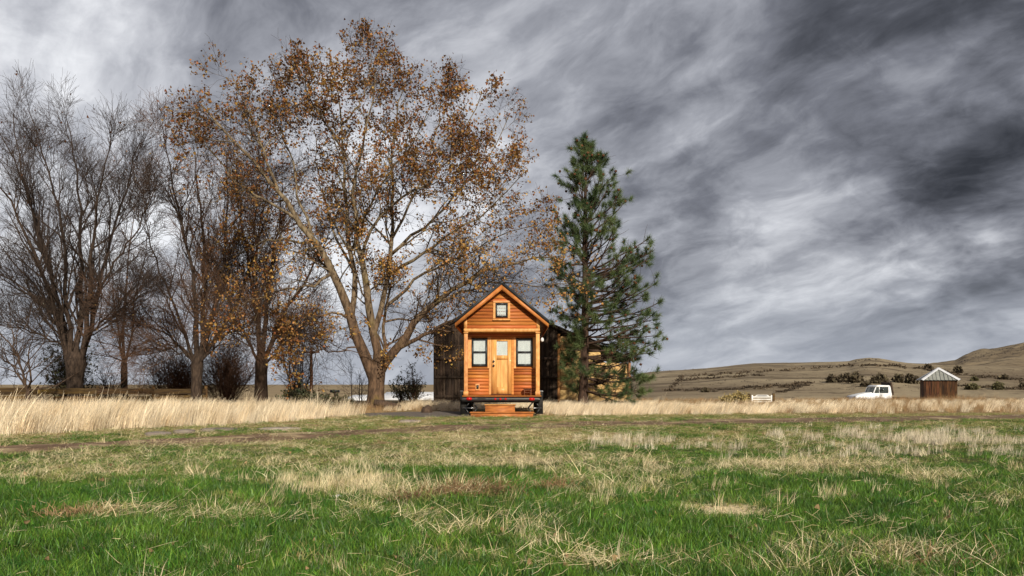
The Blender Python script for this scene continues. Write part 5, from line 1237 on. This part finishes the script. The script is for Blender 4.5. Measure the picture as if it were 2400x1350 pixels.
def straw_stalks():
    n = 12500
    X, Y = field(n, 3.4, 19., 1.5); d = dryness(X, Y); k = rng.random(n) < .20+.65*np.clip(d, 0, 1); X, Y = X[k], Y[k]
    for c in DRY: 
        q = int(90*c[4]); px = rng.normal(c[0], c[2]*.6, q); py = rng.normal(c[1], c[3]*.6, q); x, y = GP(px, py); X = np.r_[X, x]; Y = np.r_[Y, y]
    clumps = [(1690, 1193, 95, 11, 2600), (1640, 1175, 60, 5, 700), (1770, 1216, 45, 6, 700), (1330, 1330, 200, 18, 45), (620, 1232, 160, 12, 30), (2150, 1310, 160, 24, 30), (1100, 1215, 200, 8, 40)]
    for a, b, c, e, q in clumps: px = a+c*rng.uniform(-1.25, 1.25, q)*rng.uniform(.5, 1., q); py = rng.normal(b, e*.8, q); x, y = GP(px, py); X = np.r_[X, x]; Y = np.r_[Y, y]
    flat0 = 0; n = len(X); az = np.where(rng.random(n) < .5, rng.normal(.35, .6, n), rng.uniform(0, 6.28, n)); el = np.abs(rng.normal(.12, .35, n)); L = rng.uniform(.03, .15, n)*np.where(rng.random(n) < .10, 1.5, 1.0)
    fl = ell(X, Y, 1700, 1195, 130, 24) > .12; el = np.where(fl, el*.05, el); L = np.where(fl, L*.5, L)
    d = np.stack([np.cos(az)*np.cos(el), np.sin(az)*np.cos(el), np.sin(el)], -1)
    b = np.stack([X, Y, gz(X, Y)+np.where(fl, .03, 1.)*rng.uniform(.02, .07, n)], -1)
    t = np.linspace(0, 1, 4); pts = b[:, None]+d[:, None]*(L[:, None]*t)[..., None]; pts[:, :, 2] -= (.25*L*rng.normal(0, .35, n))[:, None]*(t**2)[None]
    pts += rng.normal(0, .006, pts.shape)*np.array([1, 1, .4]); pts[:, :, 2] = np.maximum(pts[:, :, 2], gz(pts[:, :, 0], pts[:, :, 1])+.012)
    m = MB(); m.tubes(pts, np.repeat(rng.uniform(.0008, .0017, n)[:, None], 4, 1)*np.array([1, .95, .85, .5]), 3)
    tag(m.build('straw_stalks', M['straw']), 'loose pale straw stalks lying over the green grass', 'straw', kind='stuff')
straw_stalks()
def litter():
    n = 420; px = np.concatenate([rng.uniform(0, 2400, 200), rng.uniform(100, 780, 220)]); py = np.concatenate([rng.uniform(1000, 1345, 200), np.zeros(220)])
    X, Y = GP(px[:200], py[:200]); X2 = rng.uniform(-10, -5, 220); X2 = X2[rng.random(220) < sstep(.5, .7, fbm(X2*1.5, X2*0, 44, 3))]; X2 = np.resize(X2, 220)+rng.normal(0, .5, 220); Y2 = tall_front(X2)+rng.normal(-.25, .45, 220); X = np.r_[X, X2]; Y = np.r_[Y, Y2]
    s = np.r_[rng.uniform(.02, .045, 200), rng.uniform(.03, .075, 220)]
    m = MB(); add_leaves(m, np.stack([X, Y, gz(X, Y)+.045], -1), s); tag(m.build('leaf_litter', M['browngrass']), 'curled brown leaves fallen on the grass', 'leaves', kind='stuff')
litter()
def dead_weed(px, py, w, h, n, label):
    X, Y = GP(px, py); g = float(gz(X, Y)); W = w/F*Y; H = h/F*Y
    N = n; b = np.stack([rng.normal(0, W*.38, N), rng.normal(0, W*.2, N), np.zeros(N)+.02], -1); az = rng.uniform(0, 6.28, N); el = rng.uniform(.0, 1.1, N)
    d = np.stack([np.cos(az)*np.cos(el), np.sin(az)*np.cos(el), np.sin(el)], -1); pts = np.zeros((N, 5, 3)); pts[:, 0] = b
    for s in range(1, 5): d = d+rng.normal(0, .35, (N, 3))+np.array([.05, 0, -.05]); d /= np.linalg.norm(d, axis=1, keepdims=True); pts[:, s] = pts[:, s-1]+d*(H*rng.uniform(.5, 1.1, N)/4)[:, None]
    pts[:, :, 2] = np.maximum(pts[:, :, 2], .01)
    m = MB(); m.tubes(pts, np.tile(np.linspace(.0035, .0015, 5), (N, 1)), 3); o = thing('dead_weed', label, 'weed', (X, Y, g), group='dead weeds in the near grass'); tag(m.build('stems', M['browngrass'], o), kind='stuff')
dead_weed(1120, 1168, 150, 60, 420, 'matted brown dead weed, the largest in the near grass')
dead_weed(970, 1176, 70, 34, 150, 'small curled brown dead weed left of the matted one')
dead_weed(1300, 1150, 70, 46, 130, 'thin reddish dead weed right of the matted one')
dead_weed(180, 1215, 130, 40, 200, 'brown dead weed patch in the grass at lower left')
dead_weed(2150, 1330, 190, 80, 36, 'sparse pale branching dead weed at the lower right corner')
X, Y = GP(790, 1168); rock('paper_scrap', 'small white crumpled scrap lying in the grass left of centre', 'scrap', X, 0, Y, .045, .03, .03, M['white'], 9)
